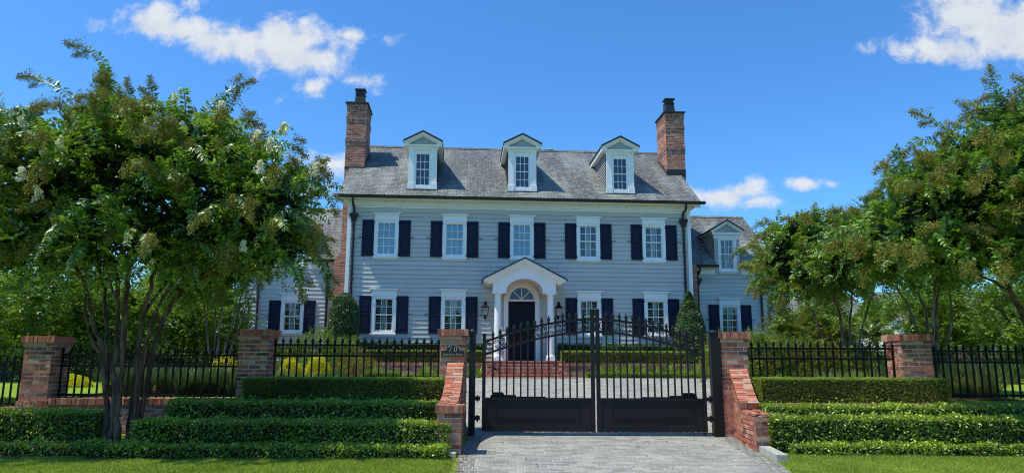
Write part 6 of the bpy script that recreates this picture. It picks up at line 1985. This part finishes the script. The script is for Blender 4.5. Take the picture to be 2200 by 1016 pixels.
for (x, y, rx, rz2, zc, mat, m2, lab) in (
    (-13.6,19.5,1.7,1.3,2.3,'bg_leaf_light','bg_leaf','light green garden tree above the wide-based brick pier'),
    (-11.6,20.5,1.3,1.2,1.9,'bg_leaf','bg_leaf_light','shaded garden tree between the wide-based pier and the myrtle trunks'),
    (-15.4,24.0,1.9,1.6,2.8,'bg_leaf',None,'dark tree behind the lowest fence panel'),
    (-12.6,25.5,1.6,1.2,2.2,'bg_leaf_light',None,'pale-leaved tree glimpsed between the outer stems of the big myrtle'),
    (-10.3,23.5,1.4,1.3,2.2,'bg_leaf_light','bg_leaf','bright tree glimpsed between the leaning stems of the big myrtle and the pale myrtle'),
    (-12.6,27.0,1.3,1.7,3.0,'bg_leaf',None,'dark tree behind the pale bare stems of the small myrtle'),
    (-17.8,21.5,1.8,1.6,2.6,'bg_leaf','bg_leaf_light','dense tree beyond the lowest fence panel, leaving the frame'),
    (9.7,23.5,1.0,0.9,1.5,'bg_leaf','gold_shrub','olive bushy tree at the outer corner of the wing with the visible dormer'),
    (11.2,24.5,1.4,1.2,2.0,'bg_leaf_light','bg_leaf','bright green tree behind the golden myrtle stems'),
    (12.9,22.5,1.4,1.3,2.1,'bg_leaf_light','bg_leaf','leafy tree behind the fence just before the reddish brick pier'),
    (15.3,24.5,1.6,1.5,2.4,'bg_leaf','bg_leaf_light','tree behind the fanned stems, beyond the reddish brick pier'),
    (15.0,20.5,1.3,1.3,2.3,'bg_leaf','bg_leaf_light','bright-leaved tree beyond the lawn, under the large seed-headed myrtle'),
    (17.6,23.0,1.7,1.7,2.7,'bg_leaf',None,'dark tree beyond the lawn at the very edge of the photo, under the seed-headed myrtle'),
    (19.5,30.0,2.0,1.9,3.0,'bg_leaf',None,'large dark tree farthest back behind the white neighbouring house front')):
    bgtree(x, y, two(rx, rz2, zc), lab, mat, 220 if x < 0 else 165, 0.135, 8 if x < 0 else 7, 0.42, m2)
HX = 'boundary hedges far back'
hedge('hedge', -24, -9.6, 21.6, 22.6, 1.05, 1.75, 420, 0.11, 0.5, 'bg_leaf', 'long dark hedge closing the lawn behind the wide-based brick pier', rough=0.08, lump=0.08, wild=0.1, group=HX)
hedge('hedge', 10.2, 26, 27.5, 28.5, 1.05, 2.0, 420, 0.11, 0.5, 'bg_leaf', 'long dark hedge closing the lawn beyond the plumed grasses', rough=0.08, lump=0.08, wild=0.1, group=HX)
# a far belt of woodland, one mass
lv = Leaves()
n = 9000
x = RNG.uniform(-95, 95, n); hmax = 3.0+1.6*vnoise(np.stack([x*0.22, x*0, x*0], 1), 5)+1.2*vnoise(np.stack([x*0.9, x*0, x*0], 1), 6)
P = np.stack([x, 66+RNG.uniform(-3, 3, n), 1.0+np.maximum(hmax, 1.2)*RNG.random(n)**0.6], 1)
s = 0.95*(0.6+0.8*RNG.random(n)); V, F = leaf_arrays(P, rand_dirs(n), unit(rand_dirs(n)+np.array([0,-0.6,0.6])), s, s*0.6); lv.add(V, F)
wd = lv.build('woodland', M['bg_leaf']); tag(wd, 'far belt of trees on the skyline', 'wood', kind='stuff')
# unseen trees across the street, added for the window panes to mirror
lv = Leaves(); n = 5200
x = RNG.uniform(-90, 90, n); hmax = 7.0+1.6*vnoise(np.stack([x*0.25, x*0, x*0], 1), 15)+1.0*vnoise(np.stack([x*1.1, x*0, x*0], 1), 16)
P = np.stack([x, -36+RNG.uniform(-3, 3, n), np.maximum(hmax, 2.0)*RNG.random(n)**0.7], 1)
s = 1.3*(0.6+0.8*RNG.random(n)); V, F = leaf_arrays(P, rand_dirs(n), unit(rand_dirs(n)+np.array([0,0.6,0.4])), s, s*0.6); lv.add(V, F)
wd2 = lv.build('woodland', M['bg_leaf']); tag(wd2, 'unseen belt of trees across the street, added for the lower windows to mirror', 'wood', kind='stuff')
# ---- neighbouring houses
def neighbour(x, y, w, d, h, label, ridge=2.2):
    root = empty('neighbour_house', (x, y, 1.3), radians(-6), label, 'house', None)
    m = MB(); m.box(-w/2, w/2, -d/2, d/2, -0.5, h); m.build('wall', M['bg_white'], root)
    r = MB(); r.prism([(-d/2-0.5, h-0.1),(0, h+ridge),(d/2+0.5, h-0.1),(d/2+0.5, h-0.25),(0,h+ridge-0.2),(-d/2-0.5,h-0.25)], 'x', -w/2-0.5, w/2+0.5); r.build('roof', M['bg_roof'], root)
    for k in range(int(w//2.4)):
        cx = -w/2+1.3+k*2.4
        f = MB(); f.box(cx-0.55, cx+0.55, -d/2-0.06, -d/2-0.002, 0.7, 2.2); fo = f.build('window', M['bg_white'], root)
        p = MB(); p.box(cx-0.45, cx+0.45, -d/2-0.075, -d/2-0.061, 0.8, 2.1); p.build('pane', M['bg_glass'], fo)
    for k in range(int(w//2.4)+1):
        cx = -w/2+0.15+k*2.4
        c = MB(); c.box(cx-0.1, cx+0.1, -d/2-1.2, -d/2-1.0, -0.4, h-0.3); c.build('porch_post', M['bg_white'], root)
    c = MB(); c.box(-w/2-0.1, w/2+0.1, -d/2-1.25, -d/2-0.005, h-0.29, h-0.11); c.build('porch_roof', M['bg_white'], root)
neighbour(28.4, 46, 9.0, 7, 3.0, 'white house with pillared porch seen low between the fanned myrtle stems', 2.0)
neighbour(24.6, 58, 5.0, 7, 4.2, 'pale gabled house glimpsed through leaves beside the golden-green myrtle', 1.6)

# ================================================================== GRASS AND LITTER IN FRONT
def grass(x0, x1, y0, y1, n, name, edge=None):
    x = RNG.uniform(x0, x1, n); y = RNG.uniform(y0, y1, n)
    if edge is not None:
        k = edge(x, y); x, y = x[k], y[k]
    n = len(x)
    z = 0.03*(y-2)
    clump = vnoise(np.stack([x*2.2, y*2.2, x*0], 1), 2)
    h = 0.038*(0.6+0.6*RNG.random(n))*(1+0.25*clump)
    P = np.stack([x, y, z-0.004], 1)
    D = unit(np.stack([RNG.normal(0, 0.5, n), RNG.normal(0, 0.5, n), np.ones(n)], 1))
    N2 = unit(np.stack([RNG.normal(0, 1, n), RNG.normal(0, 1, n), np.zeros(n)], 1))
    V, F = leaf_arrays(P, D, N2, h, np.full(n, 0.0065), 0.05, 0.25)
    lv = Leaves(); lv.add(V, F)
    o = lv.build(name, M['blade']); return tag(o, kind='stuff')
tag(grass(3.55, 11.0, 8.6, 10.98, 90000, 'grass', lambda x, y: x > np.where(y > 10.36, 3.95, 3.76-0.15*np.maximum(0, 10.4-y))), 'short sunlit lawn grass by the granite curb', 'grass')
tag(grass(-9.5, -0.74, 8.6, 10.5, 95000, 'grass', lambda x, y: (x < -0.79) & (y < 10.45-0.25*np.clip((-4.2-x)/2.5, 0, 1)*(x > -6)+0.1*(x < -6))), 'short lawn grass dappled by the big myrtle', 'grass')
n = 175
x = np.concatenate([RNG.normal(-0.72, 0.06, 70), RNG.uniform(-6, -1, 25), RNG.uniform(4, 9, 35), RNG.uniform(-0.6, 3.6, 45)]); y = np.concatenate([RNG.uniform(9, 10.7, 70), RNG.uniform(9.2, 10.5, 25), RNG.uniform(9.3, 11.0, 35), RNG.uniform(9.3, 12.8, 45)])
P = np.stack([x, y, 0.03*(y-2)+0.02+0.015*RNG.random(n)], 1)
D = unit(np.stack([RNG.normal(size=n), RNG.normal(size=n), 0.3*RNG.normal(size=n)], 1)); s = 0.045*(0.6+0.7*RNG.random(n))
V, F = leaf_arrays(P, D, unit(np.array([0,0,1.0])+0.5*rand_dirs(n)), s, s*0.5, 0.3, 0.2); lv = Leaves(); lv.add(V, F)
tag(lv.build('dry_leaves', M['dry_leaf']), 'scattered dry brown leaves along the drive edge and lawns', 'leaf litter', kind='stuff')
# ================================================================== LIGHT, SKY, CAMERA
SUN_EL, SUN_AZ = radians(63), radians(252)
wd = bpy.data.worlds.new('World'); scene.world = wd; wd.use_nodes = True
nt = wd.node_tree; n = N(nt)
bg = nt.nodes['Background']
sky = n.new('ShaderNodeTexSky', sky_type='NISHITA'); sky.sun_disc = False
sky.sun_elevation = SUN_EL; sky.sun_rotation = SUN_AZ
sky.air_density = 1.0; sky.dust_density = 0.6; sky.ozone_density = 2.0; sky.altitude = 100
hs = n.new('ShaderNodeHueSaturation'); hs.inputs['Saturation'].default_value = SKY_SAT; hs.inputs['Value'].default_value = 1.0; hs.inputs['Hue'].default_value = SKY_HUE
n.link(sky.outputs[0], hs.inputs['Color'])
base = n.mix(1.0, hs.outputs[0], SKY_TINT, 'MULTIPLY')
co = n.coord('Generated')
sep = n.new('ShaderNodeSeparateXYZ'); n.link(co, sep.inputs[0])
yy = n.math('MAXIMUM', sep.outputs['Y'], 0.05)
u = n.math('DIVIDE', sep.outputs['X'], yy); v = n.math('DIVIDE', sep.outputs['Z'], yy)
cmb = n.new('ShaderNodeCombineXYZ'); n.link(u, cmb.inputs[0]); n.link(v, cmb.inputs[1])
# clouds: ragged cumulus, laid out in azimuth / elevation
CL = [(-0.545,0.508,0.060,0.034,1.0),(-0.515,0.492,0.085,0.026,1.0),(-0.455,0.476,0.055,0.034,1.0),(-0.405,0.466,0.075,0.038,1.0),(-0.335,0.472,0.080,0.056,1.15),(-0.325,0.448,0.098,0.040,1.05),
      (-0.243,0.482,0.042,0.016,0.75),(-0.262,0.466,0.025,0.020,0.7),(-0.300,0.402,0.030,0.022,0.75),(-0.222,0.412,0.042,0.018,0.55),(-0.345,0.386,0.016,0.009,0.4),(-0.27,0.285,0.065,0.020,0.6),(-0.27,0.25,0.055,0.02,0.5),
      (0.765,0.496,0.145,0.066,1.2),(0.655,0.466,0.115,0.030,1.0),(0.70,0.52,0.12,0.056,1.05),(0.665,0.545,0.05,0.018,0.5),(0.85,0.47,0.1,0.04,1.0),
      (0.305,0.236,0.066,0.021,1.0),(0.334,0.247,0.046,0.023,0.95),(0.345,0.228,0.055,0.014,0.8),(0.420,0.258,0.042,0.012,0.8),(0.455,0.256,0.016,0.007,0.35),(-0.62,0.505,0.035,0.014,0.45),(-0.48,0.54,0.03,0.02,0.4),(-0.185,0.475,0.03,0.012,0.45),(0.09,0.60,0.06,0.02,0.3),
      (-0.64,0.21,0.05,0.02,0.6),(0.36,0.16,0.1,0.02,0.6),(-1.3,0.35,0.25,0.06,1.0),(1.45,0.42,0.3,0.07,1.0)]
wn = n.new('ShaderNodeTexNoise'); n.link(cmb.outputs[0], wn.inputs['Vector']); wn.inputs['Scale'].default_value = 14; wn.inputs['Detail'].default_value = 5
wv = n.new('ShaderNodeVectorMath', operation='MULTIPLY_ADD'); n.link(wn.outputs['Color'], wv.inputs[0]); wv.inputs[1].default_value = (0.04, 0.03, 0); 
off = n.new('ShaderNodeVectorMath', operation='ADD'); n.link(cmb.outputs[0], off.inputs[0]); off.inputs[1].default_value = (-0.02, -0.015, 0)
n.link(off.outputs[0], wv.inputs[2])
s2 = n.new('ShaderNodeSeparateXYZ'); n.link(wv.outputs[0], s2.inputs[0])
tot = None; low = None
for (cu, cv, ru, rv, w) in CL:
    a = n.math('MULTIPLY', n.math('SUBTRACT', s2.outputs['X'], cu), 1/ru)
    b = n.math('MULTIPLY', n.math('SUBTRACT', s2.outputs['Y'], cv), 1/rv)
    r2 = n.math('ADD', n.math('MULTIPLY', a, a), n.math('MULTIPLY', b, b))
    d = n.math('MULTIPLY', n.math('SUBTRACT', 1.0, n.math('SQRT', r2)), w)
    sh = n.math('MULTIPLY', n.math('MULTIPLY', b, -0.5), n.math('MAXIMUM', d, 0.0))
    tot = d if tot is None else n.math('SMOOTH_MAX', tot, d, 0.25)
    low = sh if low is None else n.math('MAXIMUM', low, sh)
f1 = n.noise(cmb.outputs[0], 22, 9, 0.62, 0.3)
f2 = n.noise(cmb.outputs[0], 70, 7, 0.65)
fb = n.math('ADD', n.math('MULTIPLY', n.math('SUBTRACT', f1, 0.5), 1.9), n.math('MULTIPLY', n.math('SUBTRACT', f2, 0.5), 0.55))
den = n.math('ADD', tot, n.math('SUBTRACT', fb, 0.05))
al = n.new('ShaderNodeMapRange', interpolation_type='SMOOTHSTEP'); n.link(den, al.inputs[0])
al.inputs[1].default_value = -0.05; al.inputs[2].default_value = 0.72; al.inputs[3].default_value = 0.0; al.inputs[4].default_value = 0.93
front = n.math('GREATER_THAN', sep.outputs['Y'], 0.06)
alpha = n.math('MULTIPLY', al.outputs[0], front)
shade = n.math('ADD', n.math('MULTIPLY', low, 1.7), n.math('MULTIPLY', n.math('SUBTRACT', 0.58, f1), 1.6), clamp=True)
cc = n.mix(shade, CLOUD_HI, CLOUD_LO)
out = n.mix(alpha, base, cc)
n.link(out, bg.inputs['Color'])
bg.inputs['Strength'].default_value = SKY_STR

sd = bpy.data.lights.new('sun', 'SUN'); sd.energy = SUN_STR; sd.angle = radians(0.53); sd.color = (1.0, 0.965, 0.84)
so = bpy.data.objects.new('sun', sd); COL.objects.link(so)
tosun = Vector((sin(SUN_AZ)*cos(SUN_EL), cos(SUN_AZ)*cos(SUN_EL), sin(SUN_EL)))
so.rotation_euler = (-tosun).to_track_quat('-Z', 'Y').to_euler(); so.location = tosun*60

cam = bpy.data.cameras.new('camera'); co_ = bpy.data.objects.new('camera', cam); COL.objects.link(co_)
P_, R_ = radians(10.11), radians(0.248)
fwd = Vector((0, cos(P_), sin(P_))); up0 = Vector((0, -sin(P_), cos(P_))); rt0 = Vector((1, 0, 0))
rt = rt0*cos(R_) + up0*sin(R_); up = up0*cos(R_) - rt0*sin(R_)
co_.matrix_world = Matrix(((rt.x, up.x, -fwd.x, 0), (rt.y, up.y, -fwd.y, 0), (rt.z, up.z, -fwd.z, 1.6), (0, 0, 0, 1)))
cam.sensor_width = 36; cam.lens = 36*1526/2200; cam.clip_start = 0.1; cam.clip_end = 2000
scene.camera = co_
scene.render.engine = 'CYCLES'
scene.view_settings.view_transform = 'Standard'; scene.view_settings.look = 'None'; scene.view_settings.exposure = 0; scene.view_settings.gamma = 1
scene.cycles.use_denoising = True; scene.cycles.filter_width = 1.05
scene.cycles.max_bounces = 6; scene.cycles.diffuse_bounces = 3; scene.cycles.glossy_bounces = 3; scene.cycles.transparent_max_bounces = 10; scene.cycles.transmission_bounces = 4
scene.cycles.sample_clamp_indirect = 4.0
scene.render.resolution_x = 1024; scene.render.resolution_y = 472
